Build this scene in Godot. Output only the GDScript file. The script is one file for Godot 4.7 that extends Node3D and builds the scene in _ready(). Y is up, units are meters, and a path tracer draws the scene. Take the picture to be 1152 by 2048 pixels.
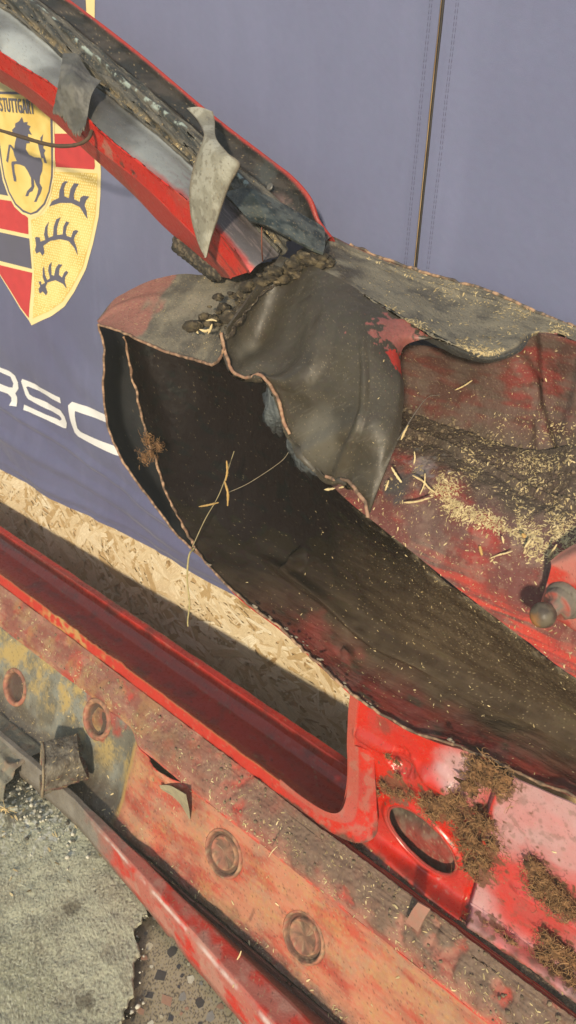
extends Node3D
# A sawn-off red car body section lying on the ground in front of a banner on a strand board wall.
# x runs along the wall, y is up, z is the distance from the wall; v() and w() take millimetres.

const EYE := Vector3(0, 1.05, 0.87)
const RED := Color(0.46, 0.030, 0.018)
const DULL := Color(0.25, 0.040, 0.030)
const DIRT := Color(0.075, 0.054, 0.038)
const SOIL := Color(0.045, 0.034, 0.025)
const DUST := Color(0.24, 0.205, 0.15)
const BLACK := Color(0.014, 0.014, 0.015)
const STEEL := Color(0.30, 0.31, 0.30)
const OCHRE := Color(0.46, 0.29, 0.095)
const RUST := Color(0.26, 0.115, 0.055)
const STRAW := Color(0.62, 0.46, 0.22)

var soft := FastNoiseLite.new()
var hard := FastNoiseLite.new()
var rng := RandomNumberGenerator.new()
var M := {}
var grids := {}
var used := {}

func v(x: float, y: float, z: float) -> Vector3: return Vector3(x, y, z) * 0.001
func w(x: float, y: float) -> Vector2: return Vector2(x, y) * 0.001
func sm(a: float, b: float, x: float) -> float: return smoothstep(a, b, x)
func fb(p: Vector3, f: float) -> float: return soft.get_noise_3dv(p * f) * 0.5 + 0.5
func hi(p: Vector3, f: float) -> float: return hard.get_noise_3dv(p * f) * 0.5 + 0.5
func along(p: Vector3, lng: float, across: float) -> float: return fb(Vector3(p.x * lng, p.y * across, p.z * across), 1.0)
func near(p: Vector3, c: Vector3, r: float, rough := 0.5, f := 60.0) -> float:
	return 1.0 - sm(r * 0.45, r * 1.1, p.distance_to(c) * (1.0 + rough * (fb(p, f) - 0.5) * 2.0))

func numbered(called: String, parent: Node) -> String:
	var key := str(parent.get_instance_id()) + called
	used[key] = used.get(key, -1) + 1
	return called if used[key] == 0 else "%s_%03d" % [called, used[key]]

func put(o: Node3D, called: String, parent: Node = self) -> Node3D:
	o.name = numbered(called, parent)
	parent.add_child(o, true)
	return o

func tag(o: Node, label: String, category: String, group := "", kind := "") -> Node:
	if label: o.set_meta("label", label)
	if category: o.set_meta("category", category)
	if group: o.set_meta("group", group)
	if kind: o.set_meta("kind", kind)
	return o

func thing(called: String, label: String, category: String, at := Vector3.ZERO, group := "") -> Node3D:
	var o := Node3D.new()
	o.position = at
	put(o, called)
	tag(o, label, category, group)
	return o

# ---------------------------------------------------------------- meshes
func bag() -> Dictionary:
	return {"v": PackedVector3Array(), "n": PackedVector3Array(), "c": PackedColorArray(), "i": PackedInt32Array()}

func mesh_of(b: Dictionary) -> ArrayMesh:
	var a := []
	a.resize(Mesh.ARRAY_MAX)
	a[Mesh.ARRAY_VERTEX] = b.v
	a[Mesh.ARRAY_NORMAL] = b.n
	a[Mesh.ARRAY_COLOR] = b.c
	a[Mesh.ARRAY_INDEX] = b.i
	var m := ArrayMesh.new()
	m.add_surface_from_arrays(Mesh.PRIMITIVE_TRIANGLES, a)
	return m

func build(b: Dictionary, called: String, mat: Material, parent: Node = self, at := Vector3.ZERO) -> MeshInstance3D:
	var o := MeshInstance3D.new()
	o.mesh = mesh_of(b)
	o.material_override = mat
	o.position = at
	put(o, called, parent)
	return o

func cat(a: Vector3, b: Vector3, c: Vector3, d: Vector3, t: float) -> Vector3:
	return b.cubic_interpolate(c, a, d, t)

func spot(pts: Array, u: float) -> Vector3:
	var n := pts.size() - 1
	var x: float = clampf(u, 0.0, 1.0) * n
	var i: int = mini(int(x), n - 1)
	var b: Vector3 = pts[i]
	var c: Vector3 = pts[i + 1]
	var a: Vector3 = pts[i - 1] if i > 0 else b * 2.0 - c
	var d: Vector3 = pts[i + 2] if i + 2 <= n else c * 2.0 - b
	return cat(a, b, c, d, x - i)

# A sheet of metal or cloth. shape is a net of points (rows of equal length) or a function of (u, v); it gets a thickness, a worked surface and a painted skin.
func sheet(called: String, parent: Node, shape: Variant, nu: int, nv: int, mat: Material, paint: Callable, opt := {}) -> MeshInstance3D:
	var W := nu + 1
	var H := nv + 1
	var P := PackedVector3Array()
	P.resize(W * H)
	for i in W:
		var u := float(i) / nu
		var column := []
		if shape is Array:
			for r in shape: column.append(spot(r, u))
		for j in H:
			var t := float(j) / nv
			P[j * W + i] = spot(column, t) if shape is Array else shape.call(u, t)
	var holes: Array = opt.get("holes", [])
	var gone := PackedByteArray()
	gone.resize(W * H)
	for hole in holes:
		for k in W * H:
			var q: Vector2 = Vector2(P[k].x - hole[0].x, P[k].y - hole[0].y).rotated(-hole[3])
			var e := Vector2(q.x / hole[1], q.y / hole[2])
			if e.length() < 1.0: gone[k] = 1
	var N := norms(P, W, H)
	var centre: Vector3 = P[(H / 2) * W + W / 2]
	var flip: bool = N[(H / 2) * W + W / 2].dot(EYE - centre) < 0.0
	if opt.get("flip", false): flip = not flip
	if flip:
		for k in W * H: N[k] = -N[k]
	if opt.has("disp"):
		var Q := P.duplicate()
		var f: Callable = opt.disp
		for j in H:
			for i in W:
				var k := j * W + i
				Q[k] = P[k] + N[k] * f.call(P[k], float(i) / nu, float(j) / nv)
		P = Q
		N = norms(P, W, H)
		if flip:
			for k in W * H: N[k] = -N[k]
	var keep := gone.duplicate()
	var rim := []
	if holes.size():
		for j in range(1, H - 1):
			for i in range(1, W - 1):
				var k := j * W + i
				if gone[k] and not (gone[k - 1] and gone[k + 1] and gone[k - W] and gone[k + W] and gone[k - W - 1] and gone[k - W + 1] and gone[k + W - 1] and gone[k + W + 1]):
					keep[k] = 0
					for hole in holes:
						var q: Vector2 = Vector2(P[k].x - hole[0].x, P[k].y - hole[0].y).rotated(-hole[3])
						var e := Vector2(q.x / hole[1], q.y / hole[2])
						if e.length() < 1.0:
							e = e.normalized()
							q = Vector2(e.x * hole[1], e.y * hole[2]).rotated(hole[3])
							P[k] = Vector3(hole[0].x + q.x, hole[0].y + q.y, P[k].z)
							rim.append([e.angle(), P[k]])
	var C := PackedColorArray()
	C.resize(W * H)
	for j in H:
		for i in W:
			var k := j * W + i
			C[k] = paint.call(P[k], float(i) / nu, float(j) / nv, N[k])
	grids[called] = {"p": P, "n": N, "w": W, "h": H, "rim": rim}
	var b := bag()
	b.v.append_array(P)
	b.n.append_array(N)
	b.c.append_array(C)
	var th: float = opt.get("thick", 0.0014)
	for k in W * H:
		b.v.append(P[k] - N[k] * th)
		b.n.append(-N[k])
		b.c.append(C[k])
	var top := PackedInt32Array()
	for j in nv:
		for i in nu:
			var a := j * W + i
			var q := [a, a + 1, a + W + 1, a + W]
			if keep[q[0]] or keep[q[1]] or keep[q[2]] or keep[q[3]]: continue
			# the front winds clockwise round its normal
			if flip: q = [q[0], q[3], q[2], q[1]]
			top.append_array([q[0], q[2], q[1], q[0], q[3], q[2]])
	var low := PackedInt32Array()
	for k in range(0, top.size(), 3):
		low.append_array([top[k] + W * H, top[k + 2] + W * H, top[k + 1] + W * H])
	b.i.append_array(top)
	b.i.append_array(low)
	var edge := []
	for i in nu: edge.append_array([[i, i + 1], [nv * W + i + 1, nv * W + i]])
	for j in nv: edge.append_array([[(j + 1) * W, j * W], [j * W + nu, (j + 1) * W + nu]])
	for e in edge:
		var a: Vector3 = P[e[0]]
		var d: Vector3 = P[e[1]]
		var out := (d - a).cross(N[e[0]]).normalized()
		if flip: out = -out
		var s: int = b.v.size()
		for q in [[e[0], 0.0], [e[1], 0.0], [e[1], th], [e[0], th]]:
			b.v.append(P[q[0]] - N[q[0]] * q[1])
			b.n.append(-out)
			b.c.append(C[q[0]])
		b.i.append_array([s, s + 1, s + 2, s, s + 2, s + 3] if flip else [s, s + 2, s + 1, s, s + 3, s + 2])
	return build(b, called, mat, parent)

func norms(P: PackedVector3Array, W: int, H: int) -> PackedVector3Array:
	var N := PackedVector3Array()
	N.resize(W * H)
	for j in H:
		for i in W:
			var a := P[j * W + mini(i + 1, W - 1)] - P[j * W + maxi(i - 1, 0)]
			var d := P[mini(j + 1, H - 1) * W + i] - P[maxi(j - 1, 0) * W + i]
			var n := a.cross(d)
			N[j * W + i] = n.normalized() if n.length_squared() > 1e-20 else Vector3.UP
	return N

# A round bar along a smooth path; radius and colour may change along it.
func bar(b: Dictionary, pts: Array, steps: int, radius: Callable, sides: int, color: Callable) -> void:
	var base: int = b.v.size()
	var up := Vector3(0.31, 0.87, 0.38)
	for s in steps + 1:
		var t := float(s) / steps
		var c := spot(pts, t)
		var d := (spot(pts, minf(t + 0.01, 1.0)) - spot(pts, maxf(t - 0.01, 0.0))).normalized()
		var x := up.cross(d).normalized()
		var y := d.cross(x)
		up = y
		var r: float = radius.call(t)
		var col: Color = color.call(t, c)
		for k in sides:
			var n := x * cos(TAU * k / sides) + y * sin(TAU * k / sides)
			b.v.append(c + n * r)
			b.n.append(n)
			b.c.append(col)
	for s in steps:
		for k in sides:
			var a := base + s * sides + k
			var e := base + s * sides + (k + 1) % sides
			b.i.append_array([a, a + sides, e, e, a + sides, e + sides])
	for end in [0, steps]:
		var first: int = base + end * sides
		for k in range(1, sides - 1):
			b.i.append_array([first, first + k, first + k + 1] if end == 0 else [first, first + k + 1, first + k])

# A turned shape: profile points are (radius, height) about an axis.
func turned(b: Dictionary, at: Vector3, axis: Vector3, profile: Array, sides: int, color: Callable, squash := 1.0) -> void:
	var x := axis.cross(Vector3(0.2, 0.9, 0.1)).normalized()
	var y := axis.cross(x).normalized()
	var base: int = b.v.size()
	var n := profile.size()
	for j in n:
		var q: Vector2 = profile[j]
		var d: Vector2 = profile[mini(j + 1, n - 1)] - profile[maxi(j - 1, 0)]
		for k in sides + 1:
			var dir := x * cos(TAU * k / sides) + y * sin(TAU * k / sides) * squash
			var p := at + dir * q.x + axis * q.y
			b.v.append(p)
			b.n.append((dir * d.y - axis * d.x).normalized())
			b.c.append(color.call(p, float(j) / (n - 1)))
	for j in n - 1:
		for k in sides:
			var a := base + j * (sides + 1) + k
			var c := a + sides + 1
			var f: Vector3 = (b.v[a + 1] - b.v[a]).cross(b.v[c] - b.v[a])
			if f.dot(b.n[a] + b.n[c + 1]) < 0.0: b.i.append_array([a, a + 1, c, a + 1, c + 1, c])
			else: b.i.append_array([a, c, a + 1, a + 1, c, c + 1])

# A flat print or plate: an outline in x and y, cut fine enough to lie on the surface z(x, y), a little proud of it.
func plate(b: Dictionary, outline: Array, z: Callable, proud: float, color: Callable, most := 0.02) -> void:
	var pts := PackedVector2Array(outline)
	var tris := Geometry2D.triangulate_polygon(pts)
	var todo := []
	for k in range(0, tris.size(), 3): todo.append([pts[tris[k]], pts[tris[k + 1]], pts[tris[k + 2]]])
	while todo.size():
		var t: Array = todo.pop_back()
		var l := [t[0].distance_to(t[1]), t[1].distance_to(t[2]), t[2].distance_to(t[0])]
		var k: int = l.find(l.max())
		if l[k] > most:
			var m: Vector2 = (t[k] + t[(k + 1) % 3]) * 0.5
			todo.append([t[k], m, t[(k + 2) % 3]])
			todo.append([m, t[(k + 1) % 3], t[(k + 2) % 3]])
			continue
		if (t[1] - t[0]).cross(t[2] - t[0]) > 0.0: t = [t[0], t[2], t[1]]
		for q in t:
			var p := Vector3(q.x, q.y, z.call(q.x, q.y) + proud)
			b.i.append(b.v.size())
			b.v.append(p)
			b.n.append(Vector3(z.call(q.x - 0.004, q.y) - z.call(q.x + 0.004, q.y), z.call(q.x, q.y - 0.004) - z.call(q.x, q.y + 0.004), 0.008).normalized())
			b.c.append(color.call(p))

func lump(b: Dictionary, at: Vector3, size: Vector3, rough: float, f: float, color: Callable, sides := 14) -> void:
	var base: int = b.v.size()
	var rows := sides / 2
	for j in rows + 1:
		for i in sides + 1:
			var th := PI * j / rows
			var d := Vector3(sin(th) * cos(TAU * i / sides), cos(th), sin(th) * sin(TAU * i / sides))
			var k := 1.0 + rough * (fb(at * 3.0 + d * size * f, 1.0) - 0.5) * 2.0
			var p := at + d * size * k
			b.v.append(p)
			b.n.append(d)
			b.c.append(color.call(p))
	for j in rows:
		for i in sides:
			var a := base + j * (sides + 1) + i
			b.i.append_array([a, a + sides + 1, a + 1, a + 1, a + sides + 1, a + sides + 2])

# ---------------------------------------------------------------- materials
func noise_map(f: float, octaves: int, kind := FastNoiseLite.TYPE_SIMPLEX, low := Color.BLACK, high := Color.WHITE, size := 512) -> NoiseTexture2D:
	var t := NoiseTexture2D.new()
	var n := FastNoiseLite.new()
	n.noise_type = kind
	n.seed = 11 + int(f * 977.0)
	n.frequency = f
	n.fractal_octaves = octaves
	t.noise = n
	t.width = size
	t.height = size
	t.seamless = true
	var g := Gradient.new()
	g.set_color(0, low)
	g.set_color(1, high)
	t.color_ramp = g
	return t

func skin(called: String, rough: float, bump: Texture2D = null, height := 0.0, scale := 6.0, rough_map: Texture2D = null, metal := 0.0) -> StandardMaterial3D:
	var m := StandardMaterial3D.new()
	m.resource_name = called
	m.vertex_color_use_as_albedo = true
	m.roughness = rough
	m.metallic = metal
	m.uv1_triplanar = true
	m.uv1_world_triplanar = true
	m.uv1_scale = Vector3.ONE * scale
	if bump:
		m.heightmap_enabled = true
		m.heightmap_texture = bump
		m.heightmap_scale = height
	if rough_map:
		m.roughness = 1.0
		m.roughness_texture = rough_map
	M[called] = m
	return m

func materials() -> void:
	var grit := noise_map(0.06, 4)
	var fine := noise_map(0.15, 3)
	var wave := noise_map(0.012, 3)
	var g := func(x: float) -> Color: return Color(x, x, x)
	skin("gloss", 0.3, wave, 0.03, 5.0, noise_map(0.03, 5, FastNoiseLite.TYPE_SIMPLEX, g.call(0.12), g.call(0.55)))
	skin("satin", 0.5, grit, 0.03, 6.0, noise_map(0.04, 5, FastNoiseLite.TYPE_SIMPLEX, g.call(0.3), g.call(0.85)))
	skin("dusty", 0.85, grit, 0.06, 6.0, noise_map(0.035, 5, FastNoiseLite.TYPE_SIMPLEX, g.call(0.55), g.call(1.0)))
	skin("earth", 0.95, grit, 0.16, 7.0)
	skin("bare", 0.4, grit, 0.02, 6.0, noise_map(0.05, 5, FastNoiseLite.TYPE_SIMPLEX, g.call(0.3), g.call(0.65)), 0.4)
	skin("flap", 0.4, wave, 0.01, 6.0, noise_map(0.02, 4, FastNoiseLite.TYPE_SIMPLEX, g.call(0.38), g.call(0.66)))
	skin("hide", 0.6, grit, 0.03, 6.0, noise_map(0.03, 4, FastNoiseLite.TYPE_SIMPLEX, g.call(0.45), g.call(0.8)))
	skin("rubber", 0.6, grit, 0.02, 8.0)
	skin("cloth", 0.85, fine, 0.015, 12.0)
	skin("print", 0.7, fine, 0.012, 12.0)
	skin("timber", 0.75, fine, 0.02, 10.0)
	var grain := skin("grain", 0.75)
	grain.uv1_world_triplanar = false
	grain.uv1_scale = Vector3(0.35, 0.9, 1.0)
	grain.albedo_texture = noise_map(0.02, 5, FastNoiseLite.TYPE_SIMPLEX, Color(0.80, 0.76, 0.70), Color(1.0, 1.0, 1.0))
	(grain.albedo_texture as NoiseTexture2D).noise.domain_warp_enabled = true
	skin("concrete", 0.95, grit, 0.05, 5.0)
	skin("stone", 0.45, fine, 0.01, 9.0)
	skin("fibre", 0.9)
	skin("straw", 0.8)
	M.hide.metallic_specular = 0.25
	M.cloth.rim_enabled = true
	M.cloth.rim = 0.3

# ---------------------------------------------------------------- camera, sky and sun
func view() -> void:
	var cam := Camera3D.new()
	cam.name = "camera"
	cam.position = EYE
	cam.rotation_degrees = Vector3(-28.3, 39.2, 1.8)
	cam.near = 0.02
	cam.far = 60.0
	var att := CameraAttributesPhysical.new()
	att.frustum_focal_length = 18.75
	att.frustum_focus_distance = 0.98
	att.frustum_near = 0.02
	att.frustum_far = 60.0
	att.exposure_aperture = 8.0
	cam.attributes = att
	cam.fov = 65.24
	add_child(cam)
	cam.current = true
	var e := Environment.new()
	e.background_mode = Environment.BG_SKY
	var s := ProceduralSkyMaterial.new()
	s.sky_top_color = Color(0.58, 0.66, 0.74)
	s.sky_horizon_color = Color(0.82, 0.82, 0.76)
	s.ground_bottom_color = Color(0.30, 0.27, 0.23)
	s.ground_horizon_color = Color(0.5, 0.47, 0.42)
	s.sky_curve = 0.25
	var sky := Sky.new()
	sky.sky_material = s
	e.sky = sky
	e.background_energy_multiplier = 1.12
	e.tonemap_mode = Environment.TONE_MAPPER_LINEAR
	e.tonemap_exposure = 1.2
	e.fog_enabled = true
	e.fog_density = 0.035
	e.fog_light_color = Color(0.95, 0.94, 0.88)
	e.sdfgi_enabled = true
	e.ssao_enabled = true
	e.ssil_enabled = true
	var we := WorldEnvironment.new()
	we.name = "environment"
	we.environment = e
	add_child(we)
	var sun := DirectionalLight3D.new()
	sun.name = "sun"
	sun.light_energy = 1.45
	sun.light_color = Color(1.0, 0.935, 0.82)
	sun.light_angular_distance = 3.5
	sun.shadow_enabled = true
	add_child(sun)
	sun.look_at_from_position(Vector3(0.58, 0.40, 1.0) * 3.0, Vector3.ZERO)

# ---------------------------------------------------------------- ground
func edge_x(z: float) -> float:
	var p := Vector3(0, 0, z)
	return -0.60 + (z - 0.40) * 0.62 + (fb(p, 9.0) - 0.5) * 0.10 + (fb(p, 60.0) - 0.5) * 0.008

func ground() -> void:
	var slab := func(p: Vector3, _u: float, _t: float, _n: Vector3) -> Color:
		var c := Color(0.33, 0.32, 0.215).lerp(Color(0.43, 0.42, 0.295), sm(0.3, 0.7, fb(p, 4.0)))
		c = c.lerp(Color(0.24, 0.21, 0.15), sm(0.52, 0.75, fb(p + Vector3.ONE, 14.0)) * 0.5)
		c = c.lerp(Color(0.58, 0.57, 0.42), sm(0.60, 0.8, hi(p, 240.0)) * 0.7)
		c = c.lerp(Color(0.08, 0.07, 0.055), sm(0.66, 0.85, hi(p + Vector3.ONE * 3.0, 170.0)) * 0.65)
		c = c.lerp(Color(0.05, 0.045, 0.035), near(p, v(-938,0,386), 0.09, 0.9, 50.0) * 0.6)
		c = c.lerp(Color(0.55, 0.54, 0.47), sm(0.55, 0.7, fb(p, 70.0)) * near(p, v(-875,0,401), 0.12, 0.6, 40.0))
		for s in [v(-690,0,484), v(-889,0,451), v(-568,0,555)]: c = c.lerp(Color(0.09, 0.07, 0.045), near(p, s, 0.015, 0.9, 120.0) * 0.7)
		return c
	var lift := func(p: Vector3, _u: float, _t: float) -> float:
		return (fb(p, 12.0) - 0.5) * 0.006 + (hi(p, 170.0) - 0.5) * 0.0007 + (hi(p + Vector3.ONE, 290.0) - 0.5) * 0.0005 + (fb(p, 30.0) - 0.5) * 0.0012 - near(p, v(-938,0,386), 0.06, 0.9, 40.0) * 0.006 * fb(p, 60.0)
	var shape := func(u: float, t: float) -> Vector3:
		var z := lerpf(0.30, 1.0, t)
		var r := edge_x(z)
		var x: float = lerpf(-1.45, r, u)
		return Vector3(x, 0.0 if u < 0.999 else -0.004, z)
	var g := sheet("concrete_ground", self, shape, 620, 480, M.concrete, slab, {"disp": lift, "thick": 0.018, "flip": false})
	g.set_meta("kind", "structure")
	var wide := bag()
	for q in [[-3.5, -1.0], [2.5, -1.0], [2.5, 3.5], [-3.5, 3.5]]:
		wide.v.append(Vector3(q[0], -0.03, q[1]))
		wide.n.append(Vector3.UP)
		wide.c.append(Color(0.24, 0.225, 0.18))
	wide.i.append_array([0, 1, 2, 0, 2, 3])
	build(wide, "ground", M.concrete).set_meta("kind", "structure")
	var floor_paint := func(p: Vector3, _u: float, _t: float, _n: Vector3) -> Color:
		var c := Color(0.33, 0.27, 0.16).lerp(Color(0.44, 0.37, 0.235), fb(p, 25.0))
		c = c.lerp(Color(0.35, 0.31, 0.25), sm(0.62, 0.72, hi(p, 330.0)) * 0.7)
		c = c.lerp(Color(0.06, 0.05, 0.04), sm(0.64, 0.72, hi(p + Vector3.ONE, 260.0)) * 0.8)
		return c.lerp(Color(0.07, 0.05, 0.03), (1.0 - sm(0.0, 0.035, absf(p.x - edge_x(p.z) - 0.004) * (0.6 + fb(p, 60.0)))) * 0.85)
	var flat := func(u: float, t: float) -> Vector3: return Vector3(lerpf(-0.72, 0.12, u), -0.0105, lerpf(0.36, 0.98, t))
	var tz := sheet("terrazzo_floor", self, flat, 600, 440, M.stone, floor_paint, {"thick": 0.01})
	tz.set_meta("kind", "structure")
	# marble chips set into the terrazzo
	var tones := [Color(0.06, 0.06, 0.065), Color(0.07, 0.065, 0.06), Color(0.40, 0.23, 0.15), Color(0.55, 0.49, 0.34), Color(0.36, 0.21, 0.14), Color(0.27, 0.26, 0.23), Color(0.62, 0.58, 0.44)]
	var kinds := []
	for k in 21:
		var b := bag()
		var n := rng.randi_range(4, 7)
		var line := []
		for i in n:
			var r := rng.randf_range(0.55, 1.1)
			line.append(Vector2(cos(TAU * i / n + rng.randf_range(-0.3, 0.3)), sin(TAU * i / n)) * r)
		for i in n: # bevelled chip: a flat top and a sloping side
			var p: Vector2 = line[i]
			var q: Vector2 = line[(i + 1) % n]
			var tri := [Vector3.ZERO + Vector3(0, 0.08, 0), Vector3(q.x * 0.9, 0.08, q.y * 0.9), Vector3(p.x * 0.9, 0.08, p.y * 0.9)]
			var side := [Vector3(p.x * 0.9, 0.08, p.y * 0.9), Vector3(q.x * 0.9, 0.08, q.y * 0.9), Vector3(q.x, -0.1, q.y), Vector3(p.x, -0.1, p.y)]
			var s: int = b.v.size()
			for x in tri + side:
				b.v.append(x)
				b.n.append(Vector3.UP)
				b.c.append(tones[k % 7] * rng.randf_range(0.92, 1.08))
			b.i.append_array([s, s + 2, s + 1, s + 3, s + 5, s + 4, s + 3, s + 6, s + 5])
		kinds.append(mesh_of(b))
	var placed := []
	var tries := 0
	while placed.size() < 200 and tries < 9000:
		tries += 1
		var r := 0.003 + 0.0095 * pow(rng.randf(), 1.5)
		var z := rng.randf_range(0.40, 0.72)
		var x := edge_x(z) + r + 0.004 + rng.randf() * 0.26
		var ok := true
		for q in placed:
			if Vector2(x - q.x, z - q.y).length() < (r + q.z) * 1.12:
				ok = false
				break
		if not ok: continue
		placed.append(Vector3(x, z, r))
		var o := MeshInstance3D.new()
		o.mesh = kinds[rng.randi() % kinds.size()]
		o.material_override = M.stone
		o.position = Vector3(x, -0.0103, z)
		o.rotation.y = rng.randf() * TAU
		o.scale = Vector3(r * rng.randf_range(0.75, 1.15), 0.004, r)
		put(o, "stone_chip", tz)

# ---------------------------------------------------------------- wall board
func board() -> void:
	var t := thing("strand_board", "pale pressed wood strand board standing on the ground below the banner", "board", Vector3.ZERO)
	var flakes := func(p: Vector3, _u: float, _t: float, _n: Vector3) -> Color:
		return Color(0.40, 0.26, 0.125).lerp(Color(0.60, 0.44, 0.24), sm(0.35, 0.65, along(p, 9.0, 60.0)))
	var face := func(u: float, tt: float) -> Vector3: return Vector3(lerpf(-2.2, 0.9, u), lerpf(1.7, -0.02, tt), 0.0)
	sheet("panel", t, face, 300, 160, M.timber, flakes, {"thick": 0.018})
	var shapes := []
	for k in 14:
		var b := bag()
		var n := 6
		var lo := []
		var hi_ := []
		for i in n + 1:
			var x := float(i) / n - 0.5
			var taper := 1.0 - pow(absf(x) * 2.0, rng.randf_range(3.0, 9.0)) * rng.randf_range(0.2, 0.9)
			var bend := sin(x * 3.0 + k) * 0.10
			lo.append(Vector2(x + rng.randf_range(-0.02, 0.02), -0.5 * taper + bend + rng.randf_range(-0.08, 0.08)))
			hi_.append(Vector2(x + rng.randf_range(-0.02, 0.02), 0.5 * taper + bend + rng.randf_range(-0.08, 0.08)))
		for i in n:
			var q := [lo[i], lo[i + 1], hi_[i + 1], hi_[i]]
			var s: int = b.v.size()
			for z in [1.0, 0.0]:
				for x in q:
					b.v.append(Vector3(x.x, x.y, z))
					b.n.append(Vector3(0, (0.5 if x == hi_[i] or x == hi_[i + 1] else -0.5) * (1.0 if z == 0.0 else 0.15), 1).normalized())
					b.c.append(Color.WHITE * (0.9 + 0.2 * rng.randf()))
			b.i.append_array([s, s + 2, s + 1, s, s + 3, s + 2, s, s + 1, s + 5, s, s + 5, s + 4, s + 3, s + 6, s + 2, s + 3, s + 7, s + 6])
		shapes.append(mesh_of(b))
	var tones := [Color(0.78, 0.66, 0.44), Color(0.66, 0.52, 0.31), Color(0.86, 0.76, 0.55), Color(0.56, 0.41, 0.21), Color(0.76, 0.64, 0.43), Color(0.90, 0.83, 0.64), Color(0.38, 0.25, 0.11)]
	var mats := []
	for c in tones:
		var m: StandardMaterial3D = M.grain.duplicate()
		m.albedo_color = c.linear_to_srgb()
		m.resource_name = "wood_strand"
		mats.append(m)
	var deep := []
	for k in 5200:
		var l := rng.randf_range(0.015, 0.075)
		var big := k % 9 == 0
		if big: l = rng.randf_range(0.06, 0.11)
		var wd := l * rng.randf_range(0.05, 0.17) * (1.9 if big else 1.0)
		var at := Vector3(rng.randf_range(-1.85, -0.30), rng.randf_range(-0.01, 0.44), 0.0012 + 0.0026 * k / 5200.0)
		var turn := rng.randf_range(-0.9, 0.9) + (PI / 2 if rng.randf() < 0.35 else 0.0)
		var basis_ := Basis.from_euler(Vector3(rng.randf_range(-0.02, 0.02), rng.randf_range(-0.012, 0.012), turn)) * Basis.from_scale(Vector3(l, wd, 0.0006))
		var tone := (rng.randi() % 5) if rng.randf() < 0.93 else 5 + rng.randi() % 2
		if k >= 4900:
			var o := MeshInstance3D.new()
			o.mesh = shapes[rng.randi() % shapes.size()]
			o.material_override = mats[tone]
			o.transform = Transform3D(basis_, Vector3(at.x, minf(at.y, 0.30), at.z))
			put(o, "strand", t)
		else:
			deep.append([Transform3D(basis_, at), tones[tone]])
	var mm := MultiMesh.new()
	mm.transform_format = MultiMesh.TRANSFORM_3D
	mm.use_colors = true
	mm.mesh = shapes[0]
	mm.instance_count = deep.size()
	for k in deep.size():
		mm.set_instance_transform(k, deep[k][0])
		mm.set_instance_color(k, deep[k][1])
	var o := MultiMeshInstance3D.new()
	o.multimesh = mm
	o.material_override = M.grain
	put(o, "strand_layer", t)
	o.set_meta("kind", "stuff")

# ---------------------------------------------------------------- banner
func cloth_z(x: float, y: float) -> float:
	var p := Vector3(x, y, 0.0)
	var low := sm(0.72, 0.45, y)
	var z := 0.012 + (fb(p, 1.6) - 0.5) * 0.008
	z += sin((y * 1.0 + x * 0.62) * 22.0 + fb(p, 3.0) * 3.0) * 0.0085 * low
	z += (1.0 - sm(0.0, 0.06, absf(y - 0.66 + (x + 1.30) * 0.75 + 0.03 * sin(x * 9.0)))) * 0.012 * low
	z += (1.0 - sm(0.0, 0.018, absf(y - 0.40 + (x + 1.35) * 0.16))) * 0.010
	z += (1.0 - sm(0.0, 0.025, absf(y - 0.335 + (x + 1.35) * 0.10))) * 0.009
	z += sin(x * 26.0 + y * 4.0) * 0.0012 * sm(-0.9, -0.2, x) + (1.0 - sm(0.0, 0.04, absf(x + 0.5 + (y - 0.9) * 0.01))) * 0.004
	var hem := sm(0.285, 0.252, y)
	return maxf(z + 0.006 * sin(hem * PI) - 0.003 * hem, 0.0065 + 0.002 * fb(p, 20.0))

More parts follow.
